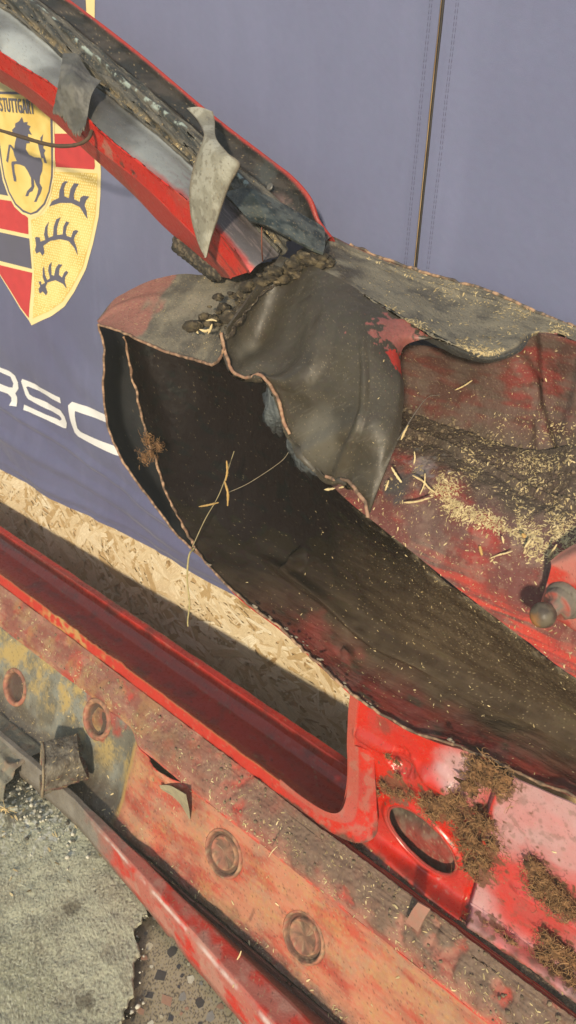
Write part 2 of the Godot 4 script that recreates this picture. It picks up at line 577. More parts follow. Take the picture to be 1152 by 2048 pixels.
func banner() -> void:
	var t := thing("banner", "faded navy cloth banner with a crest and white letters hung on the board", "banner", Vector3.ZERO)
	var navy := func(p: Vector3, _u: float, _t: float, _n: Vector3) -> Color:
		var c := Color(0.102, 0.114, 0.200).lerp(Color(0.124, 0.138, 0.230), sm(0.3, 0.7, fb(p, 3.0)))
		c = c.lerp(Color(0.17, 0.18, 0.30), sm(0.5, 0.75, along(Vector3(p.y, p.x, p.z), 4.0, 26.0)) * 0.35)
		c = c.lerp(Color(0.11, 0.11, 0.20), sm(0.55, 0.72, fb(p + Vector3.ONE * 5.0, 5.0)) * 0.4)
		c = c.lerp(Color(0.158, 0.172, 0.285), sm(0.55, 1.0, p.y + (fb(p, 2.0) - 0.5) * 0.3) * 0.75)  # hazy veil over the upper part put into the cloth colour
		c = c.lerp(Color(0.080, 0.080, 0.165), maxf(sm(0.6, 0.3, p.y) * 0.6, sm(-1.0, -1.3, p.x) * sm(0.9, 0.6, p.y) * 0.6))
		return c * (0.95 + 0.10 * fb(Vector3(p.x * 900.0, p.y * 120.0, 0.0), 1.0))
	for side in [[-2.0, -0.5145], [-0.5085, 0.6]]:
		var shape := func(u: float, tt: float) -> Vector3:
			var x: float = lerpf(side[0], side[1], u)
			var y: float = lerpf(1.62, 0.247, tt)
			return Vector3(x, y, cloth_z(x, y))
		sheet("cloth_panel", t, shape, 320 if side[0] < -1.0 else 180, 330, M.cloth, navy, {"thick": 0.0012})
	# the seam: a dark slit with a rolled fold on each side and rows of stitching
	var slit := bag()
	bar(slit, [Vector3(-0.5115, 1.62, 0.0135), Vector3(-0.5115, 1.1, 0.0135), Vector3(-0.5125, 0.7, 0.0135)], 40, func(_t): return 0.0019, 6, func(_t, p): return Color(0.012, 0.009, 0.009).lerp(Color(0.026, 0.018, 0.017), fb(p, 40.0)))
	build(slit, "seam_cord", M.rubber, t)
	for dx in [-0.0165, -0.0135, 0.0165, 0.0190]:
		var st := bag()
		var y := 1.6
		while y > 0.70:
			var x: float = -0.5115 + dx
			lump(st, Vector3(x, y, cloth_z(x, y) + 0.0003), Vector3(0.0003, 0.0024, 0.0003), 0.0, 1.0, func(_p): return Color(0.07, 0.07, 0.13), 6)
			y -= 0.0056
		var so := build(st, "stitching", M.rubber, t)
		so.set_meta("kind", "stuff")
	crest(t)
	var white := func(p: Vector3) -> Color: return Color(0.72, 0.72, 0.72) * (0.93 + 0.1 * fb(p, 30.0))
	for l in [[w(-1567,507), w(-1488,505), w(-1460,505), w(-1440,500), w(-1433,487), w(-1434,473), w(-1449,459), w(-1444,451), w(-1449,430), w(-1470,428), w(-1467,445), w(-1478,451), w(-1502,450), w(-1588,450), w(-1581,466), w(-1498,467), w(-1469,467), w(-1456,470), w(-1451,480), w(-1458,493), w(-1491,494), w(-1570,495)],
		[w(-1420,492), w(-1414,499), w(-1270,499), w(-1270,487), w(-1397,487), w(-1404,484), w(-1396,470), w(-1385,468), w(-1349,469), w(-1280,469), w(-1267,459), w(-1267,445), w(-1277,430), w(-1287,427), w(-1423,430), w(-1420,442), w(-1355,440), w(-1297,441), w(-1287,446), w(-1286,451), w(-1293,454), w(-1361,454), w(-1403,458), w(-1411,465)],
		[w(-1245,490), w(-1233,500), w(-1069,505), w(-1069,490), w(-1146,486), w(-1224,484), w(-1226,480), w(-1228,446), w(-1218,442), w(-1075,445), w(-1073,430), w(-1113,427), w(-1233,427), w(-1244,432), w(-1247,448)]]:
		var b := bag()
		plate(b, l, cloth_z, 0.0011, white, 0.012)
		build(b, "letter", M.print, t)

func crest(banner_: Node3D) -> void:
	var t := thing_part("crest", banner_)
	var gold := func(p: Vector3) -> Color: return Color(0.66, 0.47, 0.12).lerp(Color(0.80, 0.62, 0.22), sm(0.3, 0.7, fb(p, 18.0)))
	var pale := func(p: Vector3) -> Color: return Color(0.80, 0.66, 0.33) * (0.92 + 0.16 * fb(p, 12.0))
	var red := func(p: Vector3) -> Color: return Color(0.52, 0.045, 0.05) * (0.9 + 0.2 * hi(p, 260.0))
	var ink := func(p: Vector3) -> Color: return Color(0.105, 0.105, 0.155) * (0.92 + 0.16 * fb(p, 20.0))
	var lay := func(called: String, outline: Array, up: float, col: Callable) -> MeshInstance3D:
		var b := bag()
		plate(b, outline, cloth_z, up, col, 0.02)
		return build(b, called, M.print, t)
	lay.call("shield", [w(-1723,1094), w(-1653,1211), w(-1082,1184), w(-1093,1106), w(-1098,1007), w(-1102,916), w(-1108,882), w(-1117,848), w(-1137,803), w(-1164,756), w(-1202,711), w(-1235,680), w(-1279,654), w(-1346,624), w(-1353,632), w(-1378,649), w(-1408,677), w(-1438,705), w(-1485,755), w(-1567,818), w(-1693,907)], 0.0010, pale)
	lay.call("shield_field", [w(-1225,906), w(-1110,913), w(-1117,878), w(-1127,844), w(-1144,806), w(-1171,759), w(-1209,716), w(-1239,688), w(-1285,662), w(-1338,639), w(-1323,691), w(-1315,751), w(-1311,799), w(-1309,820), w(-1271,833), w(-1246,851)], 0.0016, gold)
	lay.call("shield_field", [w(-1216,955), w(-1217,964), w(-1114,970), w(-1115,923), w(-1118,918), w(-1219,914)], 0.0016, red)
	lay.call("shield_field", [w(-1163,1161), w(-1107,1159), w(-1110,1106), w(-1118,1106), w(-1150,1117)], 0.0016, ink)
	lay.call("shield_bar", [w(-1459,846), w(-1402,845), w(-1364,846), w(-1343,832), w(-1318,823), w(-1322,794), w(-1415,793), w(-1474,795)], 0.0016, red)
	lay.call("shield_bar", [w(-1476,784), w(-1417,786), w(-1321,787), w(-1324,733), w(-1431,732), w(-1453,733)], 0.0016, ink)
	lay.call("shield_bar", [w(-1444,722), w(-1433,724), w(-1324,726), w(-1352,637), w(-1377,653), w(-1407,681), w(-1437,708)], 0.0016, red)
	lay.call("shield_bar", [w(-1443,905), w(-1387,904), w(-1380,904), w(-1375,878), w(-1371,854), w(-1400,854), w(-1457,854)], 0.0016, ink)
	lay.call("oval", [w(-1445,1021), w(-1263,1024), w(-1206,1018), w(-1215,945), w(-1220,918), w(-1227,896), w(-1241,869), w(-1259,848), w(-1283,831), w(-1308,825), w(-1333,827), w(-1356,837), w(-1373,857), w(-1383,879), w(-1384,906), w(-1383,934), w(-1383,962), w(-1459,976)], 0.0022, pale)
	lay.call("oval_outline", [w(-1446,1019), w(-1263,1023), w(-1209,1015), w(-1219,945), w(-1224,920), w(-1229,898), w(-1242,873), w(-1260,851), w(-1286,835), w(-1307,829), w(-1330,831), w(-1352,841), w(-1369,860), w(-1378,884), w(-1379,909), w(-1379,935), w(-1379,962), w(-1460,970)], 0.0026, ink)
	lay.call("oval", [w(-1447,1015), w(-1264,1019), w(-1215,1013), w(-1224,944), w(-1228,920), w(-1233,899), w(-1245,874), w(-1263,853), w(-1288,838), w(-1306,832), w(-1327,835), w(-1348,844), w(-1364,862), w(-1373,886), w(-1374,910), w(-1373,935), w(-1374,962), w(-1461,967)], 0.0030, gold)
	lay.call("horse", [w(-1297,985), w(-1294,977), w(-1282,978), w(-1285,974), w(-1275,972), w(-1281,967), w(-1274,959), w(-1285,960), w(-1286,953), w(-1282,946), w(-1293,945), w(-1297,936), w(-1289,928), w(-1275,925), w(-1259,925), w(-1255,924), w(-1252,917), w(-1256,905), w(-1264,896), w(-1268,885), w(-1262,878), w(-1269,868), w(-1277,861), w(-1284,853), w(-1292,852), w(-1285,859), w(-1278,868), w(-1274,875), w(-1279,881), w(-1284,891), w(-1285,878), w(-1292,870), w(-1303,866), w(-1307,860), w(-1316,859), w(-1309,868), w(-1294,877), w(-1292,891), w(-1300,902), w(-1307,908), w(-1320,910), w(-1333,910), w(-1338,908), w(-1339,896), w(-1337,887), w(-1338,881), w(-1345,881), w(-1346,892), w(-1346,908), w(-1344,913), w(-1328,915), w(-1333,923), w(-1335,931), w(-1342,937), w(-1347,928), w(-1351,919), w(-1356,910), w(-1361,913), w(-1354,925), w(-1346,940), w(-1339,940), w(-1331,934), w(-1326,945), w(-1319,955), w(-1319,959), w(-1330,959), w(-1330,964), w(-1320,969), w(-1319,974), w(-1307,978)], 0.0035, ink)
	lay.call("horse_tail", [w(-1254,924), w(-1258,938), w(-1260,947), w(-1251,949), w(-1251,956), w(-1242,962), w(-1247,951), w(-1241,948), w(-1246,941), w(-1240,938), w(-1245,933), w(-1240,918), w(-1247,918), w(-1249,926)], 0.0035, ink)
	for a in [[w(-1238,859), w(-1218,866), w(-1215,877), w(-1205,890), w(-1197,894), w(-1188,894), w(-1196,890), w(-1202,882), w(-1203,870), w(-1191,868), w(-1184,883), w(-1173,893), w(-1160,893), w(-1169,886), w(-1177,874), w(-1177,868), w(-1163,865), w(-1160,872), w(-1151,876), w(-1136,876), w(-1146,869), w(-1151,861), w(-1147,852), w(-1146,840), w(-1154,847), w(-1164,857), w(-1186,861), w(-1217,858), w(-1249,849)],
		[w(-1302,791), w(-1297,793), w(-1287,793), w(-1287,786), w(-1271,791), w(-1273,800), w(-1267,813), w(-1254,824), w(-1260,814), w(-1262,803), w(-1260,796), w(-1246,801), w(-1242,816), w(-1232,830), w(-1219,835), w(-1227,825), w(-1233,814), w(-1234,804), w(-1218,807), w(-1214,820), w(-1205,830), w(-1196,829), w(-1205,821), w(-1209,811), w(-1207,806), w(-1195,805), w(-1188,816), w(-1180,819), w(-1173,818), w(-1184,809), w(-1188,802), w(-1182,790), w(-1181,777), w(-1189,789), w(-1203,798), w(-1227,798), w(-1257,791), w(-1279,780), w(-1278,768), w(-1285,762), w(-1292,768), w(-1303,763), w(-1306,769), w(-1301,778)],
		[w(-1306,713), w(-1298,715), w(-1297,709), w(-1286,714), w(-1291,724), w(-1288,738), w(-1284,744), w(-1283,729), w(-1278,720), w(-1269,725), w(-1272,738), w(-1268,748), w(-1259,755), w(-1262,745), w(-1263,732), w(-1256,731), w(-1249,745), w(-1239,754), w(-1227,755), w(-1237,747), w(-1241,735), w(-1232,732), w(-1225,741), w(-1218,746), w(-1212,744), w(-1222,735), w(-1225,727), w(-1221,714), w(-1231,721), w(-1253,724), w(-1278,716), w(-1285,707), w(-1281,698), w(-1287,691), w(-1296,697), w(-1306,691), w(-1309,699), w(-1302,705)]]:
		lay.call("antler", a, 0.0024, ink)
	# raised dots of the printed gold ground
	var field := PackedVector2Array([w(-1224,905), w(-1111,911), w(-1118,878), w(-1129,843), w(-1145,805), w(-1173,760), w(-1210,717), w(-1240,689), w(-1286,663), w(-1336,643), w(-1321,691), w(-1313,751), w(-1309,799), w(-1308,819), w(-1271,832), w(-1244,852)])
	var dots := bag()
	var lo := Vector2(9, 9)
	var top := Vector2(-9, -9)
	for q in field:
		lo = lo.min(q)
		top = top.max(q)
	var y := lo.y
	var odd := 0
	while y < top.y:
		var x := lo.x + 0.0026 * odd
		while x < top.x:
			var q := Vector2(x + rng.randf_range(-0.0007, 0.0007), y + rng.randf_range(-0.0007, 0.0007))
			if Geometry2D.is_point_in_polygon(q, field):
				var o := []
				for k in 6: o.append(q + Vector2(cos(TAU * k / 6), sin(TAU * k / 6)) * 0.0017)
				plate(dots, o, cloth_z, 0.0019, func(_p): return Color(0.90, 0.76, 0.36), 0.02)
			x += 0.0052
		y += 0.0045
		odd = 1 - odd
	build(dots, "dotting", M.print, t).set_meta("kind", "stuff")
	var tm := TextMesh.new()
	var f := SystemFont.new()
	f.font_names = PackedStringArray(["Droid Sans"])
	f.font_weight = 700
	tm.font = f
	tm.text = "STUTTGART"
	tm.font_size = 32
	tm.pixel_size = 0.00092
	tm.depth = 0.0006
	tm.horizontal_alignment = HORIZONTAL_ALIGNMENT_LEFT
	var ink_m := StandardMaterial3D.new()
	ink_m.albedo_color = Color(0.105, 0.105, 0.14).linear_to_srgb()
	ink_m.roughness = 0.8
	tm.material = ink_m
	var o := MeshInstance3D.new()
	o.mesh = tm
	var at: Vector2 = w(-1357,1001)
	o.position = Vector3(at.x, at.y, cloth_z(at.x, at.y) + 0.0036)
	o.scale = Vector3(0.62, 1.0, 1.0)
	put(o, "lettering", t)

# ---------------------------------------------------------------- car body
const SILL := [[122, 60], [126, 180], [134, 191], [146, 191], [152, 179], [168, 170], [210, 176], [248, 192], [260, 200]]
const LEDGE := [[268, 216], [275, 205], [296, 190], [312, 174], [317, 164]]
const FACE := [[317, 164], [323, 152], [338, 115], [352, 74], [362, 52], [373, 039]]

func profile(list: Array, t: float) -> Vector2:
	var x := t * (list.size() - 1)
	var i := mini(int(x), list.size() - 2)
	var a: Array = list[i]
	var b: Array = list[i + 1]
	return Vector2(lerpf(a[0], b[0], x - i), lerpf(a[1], b[1], x - i)) * 0.001

func skew(x: float, z: float) -> float: return z + (x + 0.8) * lerpf(0.048, 0.012, sm(0.26, 0.36, z))

func rail_wide(x: float) -> float: return clampf(0.072 + (x + 0.40) * 0.125, 0.022, 0.09)

# old paint: colour rubbed thin, dust wiped along the car, soil in the lap of things
func worn(p: Vector3, red: float, dust: float, dirt: float) -> Color:
	var c := DULL.lerp(RED, sm(0.5 - 0.45 * red, 1.0 - 0.75 * red, fb(p, 16.0)) * minf(1.0, red * 1.4))
	c = c.lerp(DUST, sm(0.75 - 0.6 * dust, 1.1 - 0.6 * dust, along(p, 11.0, 45.0) * 0.6 + fb(p, 50.0) * 0.4) * 0.75)
	c = c.lerp(DIRT, sm(0.85 - 0.75 * dirt, 1.05 - 0.75 * dirt, fb(p + Vector3.ONE * 2.0, 26.0) * 0.6 + along(p, 14.0, 60.0) * 0.4))
	return c

func lean(p: Vector3, lng: float, across: float) -> float: return along(p.rotated(Vector3.BACK, 0.64), lng, across)

func specks(c: Color, p: Vector3, much: float) -> Color:
	c = c.lerp(Color(0.36, 0.28, 0.17), sm(0.95 - 0.17 * much, 1.0 - 0.17 * much, hi(p, 420.0)) * 0.55)
	return c.lerp(Color(0.03, 0.022, 0.016), sm(0.95 - 0.2 * much, 1.02 - 0.2 * much, hi(p + Vector3.ONE * 7.0, 300.0)) * 0.6)

func cut_line(car: Node3D, pts: Array, r: float, steps: int, rough := 0.5, tone := RUST) -> MeshInstance3D:
	var b := bag()
	var path := []
	for k in pts.size() * 5 - 4:
		var q := spot(pts, float(k) / (pts.size() * 5 - 5))
		path.append(q + Vector3(fb(q, 70.0) - 0.5, fb(q + Vector3.ONE, 70.0) - 0.5, fb(q + Vector3.ONE * 2.0, 70.0) - 0.5) * 0.004 * rough)
	bar(b, path, steps * 2, func(t): return r * 0.8 * (1.0 + 0.9 * rough * (fb(Vector3(t * steps * 0.12, r * 900.0, 0.0), 1.0) - 0.5)), 6, func(_t, p):
		return tone.lerp(Color(0.42, 0.26, 0.16), sm(0.4, 0.7, fb(p, 90.0))).lerp(DIRT, sm(0.5, 0.7, fb(p + Vector3.ONE, 60.0)) * 0.7))
	return build(b, "cut_edge", M.dusty, car)

func car_body() -> Node3D:
	var car := thing("car_body_section", "sawn-off dusty red car body section with rusty cut edges, filling most of the view", "car body")
	sill(car)
	post_panel(car)
	inner_skins(car)
	top_side(car)
	pillar(car)
	small_parts(car)
	return car

func sill(car: Node3D) -> void:
	var far := -1.75
	var end := 0.22
	var recess := func(x: float) -> float: return (1.0 - sm(-0.775, -0.715, x)) * 0.020
	# tread: the shiny red channel behind the upright flange
	var tread := func(u: float, t: float) -> Vector3:
		var q := profile(SILL, t)
		return Vector3(lerpf(far, end, u), q.y, skew(lerpf(far, end, u), q.x))
	sheet("sill_tread", car, tread, 500, 90, M.gloss, func(p, _u, _t, _n):
		var c := worn(p, 0.75, 0.20, 0.06)
		c = c.lerp(DULL, sm(0.5, 0.75, along(p, 5.0, 30.0)) * 0.5)
		c = c.lerp(DIRT, (1.0 - sm(0.0, 0.010, absf(p.z - 0.127) * (0.6 + fb(p, 40.0)))) * 0.5)
		return specks(c, p, 0.14),
		{"disp": func(p, _u, _t): return (fb(p, 14.0) - 0.5) * 0.003})
	# upright flange of two sheets welded together, with a torn lip
	var lip := func(u: float, t: float) -> Vector3:
		var x := lerpf(far, end, u)
		var q := Vector3(x, 0, 0)
		var rag := ((fb(q, 22.0) - 0.5) * 0.008 + (hi(q, 90.0) - 0.5) * 0.0020) * (0.2 + 0.8 * (1.0 - sm(0.0, 0.16, absf(x + 0.90))))
		return Vector3(x, lerpf(lerpf(0.2365 + rag, 0.214, sm(-0.43, -0.395, x)), 0.209, t), skew(x, lerpf(0.2645, 0.2685, t)) + (fb(q + Vector3.ONE, 18.0) - 0.5) * 0.0025)
	sheet("pinch_flange", car, lip, 700, 18, M.satin, func(p, _u, t, _n):
		var c := worn(p, 0.95, 0.16, 0.0)
		c = c.lerp(RUST.lerp(OCHRE, 0.4), (1.0 - sm(0.03, 0.12, t * (0.6 + fb(p, 50.0)))) * 0.5)
		c = c.lerp(OCHRE, near(p, v(-971,247,270), 0.09, 0.8, 25.0) * sm(0.45, 0.65, fb(p, 40.0)) * 0.8)
		c = c.lerp(DIRT, sm(0.6, 1.0, t) * sm(0.35, 0.6, fb(p, 30.0)) * 0.8)
		return specks(c, p, 0.25),
		{"thick": 0.0022})
	var inner_lip := func(u: float, t: float) -> Vector3:
		var q: Vector3 = lip.call(u, t)
		var k := Vector3(q.x, 0, 4)
		return Vector3(q.x, q.y - 0.0025 + (fb(k, 26.0) - 0.5) * 0.003 * (1.0 - t), q.z - 0.0034 - 0.0012 * (1.0 - t) * fb(k, 15.0))
	sheet("pinch_flange", car, inner_lip, 700, 10, M.satin, func(p, _u, t, _n): return specks(worn(p, 0.8, 0.10, 0.12).lerp(DIRT, sm(0.3, 1.0, t) * 0.5), p, 0.3), {"thick": 0.0015})
	var ledge := func(u: float, t: float) -> Vector3:
		var q := profile(LEDGE, t)
		var x := lerpf(far, end, u)
		return Vector3(x, q.y, skew(x, q.x) - recess.call(x) * sm(0.1, 1.0, t))
	var earth_depth := func(p: Vector3, t: float) -> float:
		var k := 1.0 - sm(0.55, 0.95, t + (fb(p, 20.0) - 0.5) * 0.5)
		return k * (0.35 + 0.65 * sm(-0.85, -0.35, p.x + (fb(p, 9.0) - 0.5) * 0.4)) * sm(0.22, 0.42, fb(p + Vector3.ONE * 3.0, 16.0))
	sheet("sill_ledge", car, ledge, 900, 70, M.dusty, func(p, _u, t, _n):
		var c := Color(0.26, 0.062, 0.045).lerp(Color(0.33, 0.15, 0.105), sm(0.35, 0.65, fb(p, 20.0) * 0.5 + along(p, 10.0, 60.0) * 0.5))
		c = c.lerp(RED, sm(0.62, 0.76, fb(p + Vector3.ONE * 7.0, 15.0)) * 0.6)
		c = c.lerp(OCHRE, sm(0.45, 0.75, fb(p, 22.0)) * (1.0 - sm(-0.75, -0.55, p.x)) * 0.4)
		c = c.lerp(Color(0.105, 0.072, 0.050).lerp(Color(0.17, 0.12, 0.085), fb(p, 60.0)), earth_depth.call(p, t) * 0.9)
		c = c.lerp(Color(0.60, 0.12, 0.08), sm(0.9, 0.97, t) * sm(0.4, 0.6, fb(p, 25.0)) * sm(-0.76, -0.70, p.x) * 0.7)
		return specks(c, p, 0.4),
		{"disp": func(p, _u, t): return earth_depth.call(p, t) * (0.002 + 0.003 * fb(p, 40.0) + 0.0016 * (hi(p, 150.0) - 0.3) + 0.0016 * sm(0.45, 0.75, along(p, 5.0, 80.0))) + (fb(p, 10.0) - 0.5) * 0.004})
	var bulge: Vector3 = v(-658,193,310)
	var pit: Vector3 = v(-648,128,322)
	var plugs := [v(-1058,92,318), v(-842,140,284), v(-526,117,337), v(-376,93,336)]
	var face := func(u: float, t: float) -> Vector3:
		var q := profile(FACE, t)
		var x := lerpf(far, end, u)
		return Vector3(x, q.y, skew(x, q.x) - recess.call(x) * (1.0 - sm(0.75, 1.0, t)))
	for k in plugs.size():
		for m in 200:
			var f: Vector3 = face.call((plugs[k].x - far) / (end - far), m / 199.0)
			if f.y <= plugs[k].y:
				plugs[k].z = f.z
				break
	var face_paint := func(p: Vector3, _u: float, t: float, _n: Vector3) -> Color:
		var c := Color(0.33, 0.065, 0.042).lerp(Color(0.46, 0.085, 0.05), sm(0.25, 0.7, fb(p, 10.0)))
		var chalk := sm(0.36, 0.58, fb(Vector3(p.x * 7.0, p.y * 16.0, p.z * 16.0) + Vector3.ONE * 4.0, 1.0) * 0.75 + 0.25 * along(p, 20.0, 110.0)) * (1.0 - 0.6 * sm(-0.1, 0.25, p.x))
		c = c.lerp(Color(0.46, 0.25, 0.15), chalk * 0.6)
		c = c.lerp(Color(0.42, 0.26, 0.10), sm(0.42, 0.78, fb(Vector3(p.x * 9.0, p.y * 22.0, 1.0), 1.0) * 0.6 + fb(p, 120.0) * 0.4) * 0.6)
		c = c.lerp(Color(0.27, 0.205, 0.145), sm(0.50, 0.68, fb(p + Vector3.ONE * 12.0, 13.0) * 0.6 + fb(p, 90.0) * 0.4) * 0.35)
		c = c.lerp(Color(0.18, 0.085, 0.06), sm(0.54, 0.70, fb(p + Vector3.ONE * 15.0, 18.0) * 0.6 + along(p, 16.0, 90.0) * 0.4) * 0.3)
		# bare grey and brown part left of the overlap
		var left := 1.0 - sm(-0.742, -0.728, p.x + (fb(p, 40.0) - 0.5) * 0.012)
		var g := Color(0.135, 0.125, 0.095).lerp(Color(0.20, 0.20, 0.17), sm(0.4, 0.65, fb(p, 13.0)))
		g = g.lerp(Color(0.38, 0.27, 0.10), sm(0.42, 0.64, fb(p + Vector3.ONE * 9.0, 11.0) * 0.55 + along(p, 40.0, 30.0) * 0.25 + fb(p, 150.0) * 0.2) * (1.0 - sm(0.35, 0.75, t)))
		g = g.lerp(DIRT, sm(0.45, 0.85, t + (fb(p, 22.0) - 0.5) * 0.5) * 0.75)
		g = g.lerp(DULL.lerp(RED, 0.3), near(p, v(-819,176,280), 0.05, 0.8, 30.0) * 0.8)
		c = c.lerp(g, left)
		c = c.lerp(RED.lerp(Color(0.6, 0.12, 0.08), 0.4), (1.0 - sm(0.01, 0.05, t)) * sm(0.4, 0.55, fb(p, 25.0)) * (1.0 - left))
		c = c.lerp(OCHRE, (1.0 - sm(0.0, 0.008, absf(p.x + 0.735) * (0.5 + fb(p, 40.0)))) * 0.8)
		c = c.lerp(DIRT, sm(0.72, 1.0, t + (fb(p, 24.0) - 0.5) * 0.35) * 0.8)
		c = c.lerp(Color(0.13, 0.12, 0.10), near(p, bulge + v(-22, 8, -8), 0.02, 0.7) * 0.8)
		c = c.lerp(RED, near(p, bulge + v(14, -2, 4), 0.028, 0.6, 40.0) * 0.8)
		c = c.lerp(Color(0.075, 0.055, 0.05), near(p, pit, 0.013, 0.35, 60.0))
		for q in plugs: c = c.lerp(Color(0.15, 0.055, 0.04), near(p, q, 0.032, 0.4, 50.0) * 0.75)
		return specks(c, p, 0.45)
	var panel := sheet("sill_panel", car, face, 1000, 110, M.satin, face_paint, {"disp": func(p, _u, t):
		var d := (fb(p, 9.0) - 0.5) * 0.004 + near(p, bulge, 0.055, 0.4, 20.0) * 0.013 + (1.0 - sm(0.0, 0.04, absf(p.x + 0.68))) * 0.003
		d -= near(p, pit, 0.012, 0.3, 60.0) * 0.003
		for q in plugs: d -= (1.0 - sm(0.030, 0.034, p.distance_to(q))) * 0.010
		return d + sm(0.7, 1.0, t) * (fb(p, 60.0) - 0.5) * 0.004})
	for q in plugs:
		var b := bag()
		var axis := Vector3(rng.randfn(0, 0.04), 0.37, 0.93).normalized()
		var open: bool = q.x < -0.7
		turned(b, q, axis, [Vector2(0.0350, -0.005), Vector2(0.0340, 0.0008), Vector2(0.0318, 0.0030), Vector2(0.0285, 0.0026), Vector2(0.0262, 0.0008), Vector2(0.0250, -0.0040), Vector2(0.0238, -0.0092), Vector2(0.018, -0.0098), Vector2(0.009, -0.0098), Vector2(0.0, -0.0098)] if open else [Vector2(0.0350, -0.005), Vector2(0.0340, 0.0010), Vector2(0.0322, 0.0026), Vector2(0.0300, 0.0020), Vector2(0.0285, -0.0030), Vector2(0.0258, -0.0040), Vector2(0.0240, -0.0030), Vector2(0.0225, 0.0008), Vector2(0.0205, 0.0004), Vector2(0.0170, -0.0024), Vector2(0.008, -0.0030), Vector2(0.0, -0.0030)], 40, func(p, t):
			var c := Color(0.34, 0.125, 0.08).lerp(Color(0.40, 0.21, 0.12), sm(0.4, 0.65, fb(p, 50.0)))
			if open: return specks(c.lerp(Color(0.045, 0.032, 0.026), sm(0.48, 0.6, t) * 0.9).lerp(DIRT, sm(0.5, 0.65, fb(p, 60.0)) * 0.5), p, 0.4)  # shade inside the open hole painted onto its floor
			c = c.lerp(Color(0.035, 0.022, 0.018), (1.0 - sm(0.09, 0.17, absf(t - 0.43))) * (0.45 + 0.4 * fb(p + Vector3.ONE, 40.0)))  # shading of the groove and outer gap painted into the plug colour
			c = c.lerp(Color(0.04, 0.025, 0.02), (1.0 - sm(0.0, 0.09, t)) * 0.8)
			c = c.lerp(Color(0.15, 0.085, 0.06), sm(0.70, 0.85, t) * 0.6)
			return specks(c.lerp(DIRT, sm(0.45, 0.6, fb(p + Vector3.ONE, 60.0)) * 0.6), p, 0.5))
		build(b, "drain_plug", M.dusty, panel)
	# rocker rail along the ground
	var rail := func(u: float, t: float) -> Vector3:
		var x := lerpf(-1.02, end, u)
		var wd := rail_wide(x)
		var pts := [[0.372, 0.040], [0.374, 0.030], [0.378, 0.036], [0.380 + wd * 0.03, 0.037], [0.380 + wd * 0.06, 0.030], [0.372 + wd * 0.44, 0.056], [0.372 + wd * 0.50, 0.059], [0.372 + wd * 0.86, 0.060], [0.372 + wd * 0.95, 0.053], [0.372 + wd, 0.041], [0.374 + wd, 0.022], [0.371 + wd, 0.001]]
		var k := t * (pts.size() - 1)
		var i := mini(int(k), pts.size() - 2)
		return Vector3(x, lerpf(pts[i][1], pts[i + 1][1], k - i), lerpf(pts[i][0], pts[i + 1][0], k - i))
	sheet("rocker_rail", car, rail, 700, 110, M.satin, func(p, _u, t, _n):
		var c := Color(0.37, 0.11, 0.085).lerp(RED, sm(0.45, 0.62, fb(p, 14.0) * 0.7 + along(p, 10.0, 60.0) * 0.3))
		c = c.lerp(Color(0.40, 0.23, 0.18), sm(0.5, 0.68, fb(p + Vector3.ONE * 6.0, 17.0)) * 0.6)
		c = c.lerp(Color(0.15, 0.060, 0.044), (1.0 - sm(0.44, 0.50, t)) * 0.9)  # shadow band along the trough painted into the rail colour
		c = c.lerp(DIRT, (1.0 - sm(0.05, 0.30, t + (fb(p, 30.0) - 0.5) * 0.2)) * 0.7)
		c = c.lerp(Color(0.62, 0.50, 0.46), (1.0 - sm(0.0, 0.045, absf(t - 0.70))) * sm(0.3, 0.6, along(p, 18.0, 10.0)) * 0.8)  # pale crest highlight painted into the rail colour
		c = c.lerp(Color(0.23, 0.21, 0.185).lerp(Color(0.13, 0.11, 0.09), fb(p, 20.0)), 1.0 - sm(-0.77, -0.64, p.x + (fb(p, 30.0) - 0.5) * 0.1))
		c = c.lerp(DIRT, sm(0.9, 1.0, t) * 0.6)
		return specks(c, p, 0.3),
		{"disp": func(p, _u, t): return (fb(p, 12.0) - 0.5) * 0.003 + (1.0 - sm(0.0, 0.012, absf(p.x + 0.545))) * -0.003 * sm(0.8, 1.0, t)})
	# grey floor rail on the ground beyond the tube
	var low := func(u: float, t: float) -> Vector3:
		var x := lerpf(-1.75, -0.93, u)
		var pts := [[0.345, 0.055], [0.352, 0.038], [0.358, 0.036], [0.366, 0.050], [0.395, 0.056], [0.425, 0.050], [0.432, 0.036], [0.446, 0.034], [0.452, 0.016], [0.454, 0.001]]
		var k := t * (pts.size() - 1)
		var i := mini(int(k), pts.size() - 2)
		return Vector3(x, lerpf(pts[i][1], pts[i + 1][1], k - i), lerpf(pts[i][0], pts[i + 1][0], k - i) - 0.012)
	sheet("floor_rail", car, low, 300, 60, M.dusty, func(p, _u, _t, _n):
		var c := Color(0.13, 0.12, 0.092).lerp(Color(0.21, 0.195, 0.15), fb(p, 20.0))
		c = c.lerp(Color(0.30, 0.17, 0.10), sm(0.55, 0.7, fb(p, 34.0)) * 0.4)
		return specks(c, p, 0.5), {"disp": func(p, _u, _t): return (fb(p, 25.0) - 0.5) * 0.004 - near(p, v(-958,50,394), 0.02, 0.3) * 0.008})
	# jacking tube sticking out of the sill, open at its sawn end
	var from: Vector3 = v(-835,93,345)
	var to: Vector3 = v(-870,81,398)
	var ax := (to - from).normalized()
	var side := ax.cross(Vector3.UP).normalized()
	var up := side.cross(ax).normalized()
	var tube := func(u: float, t: float) -> Vector3:
		var an := TAU * u
		var d := Vector2(cos(an), sin(an))
		var k := 0.030 / pow(pow(absf(d.x), 4.0) + pow(absf(d.y), 4.0), 0.25)
		return from.lerp(to + side * 0.008 * d.x - ax * 0.012 * d.y, t) + (side * d.x + up * d.y) * k
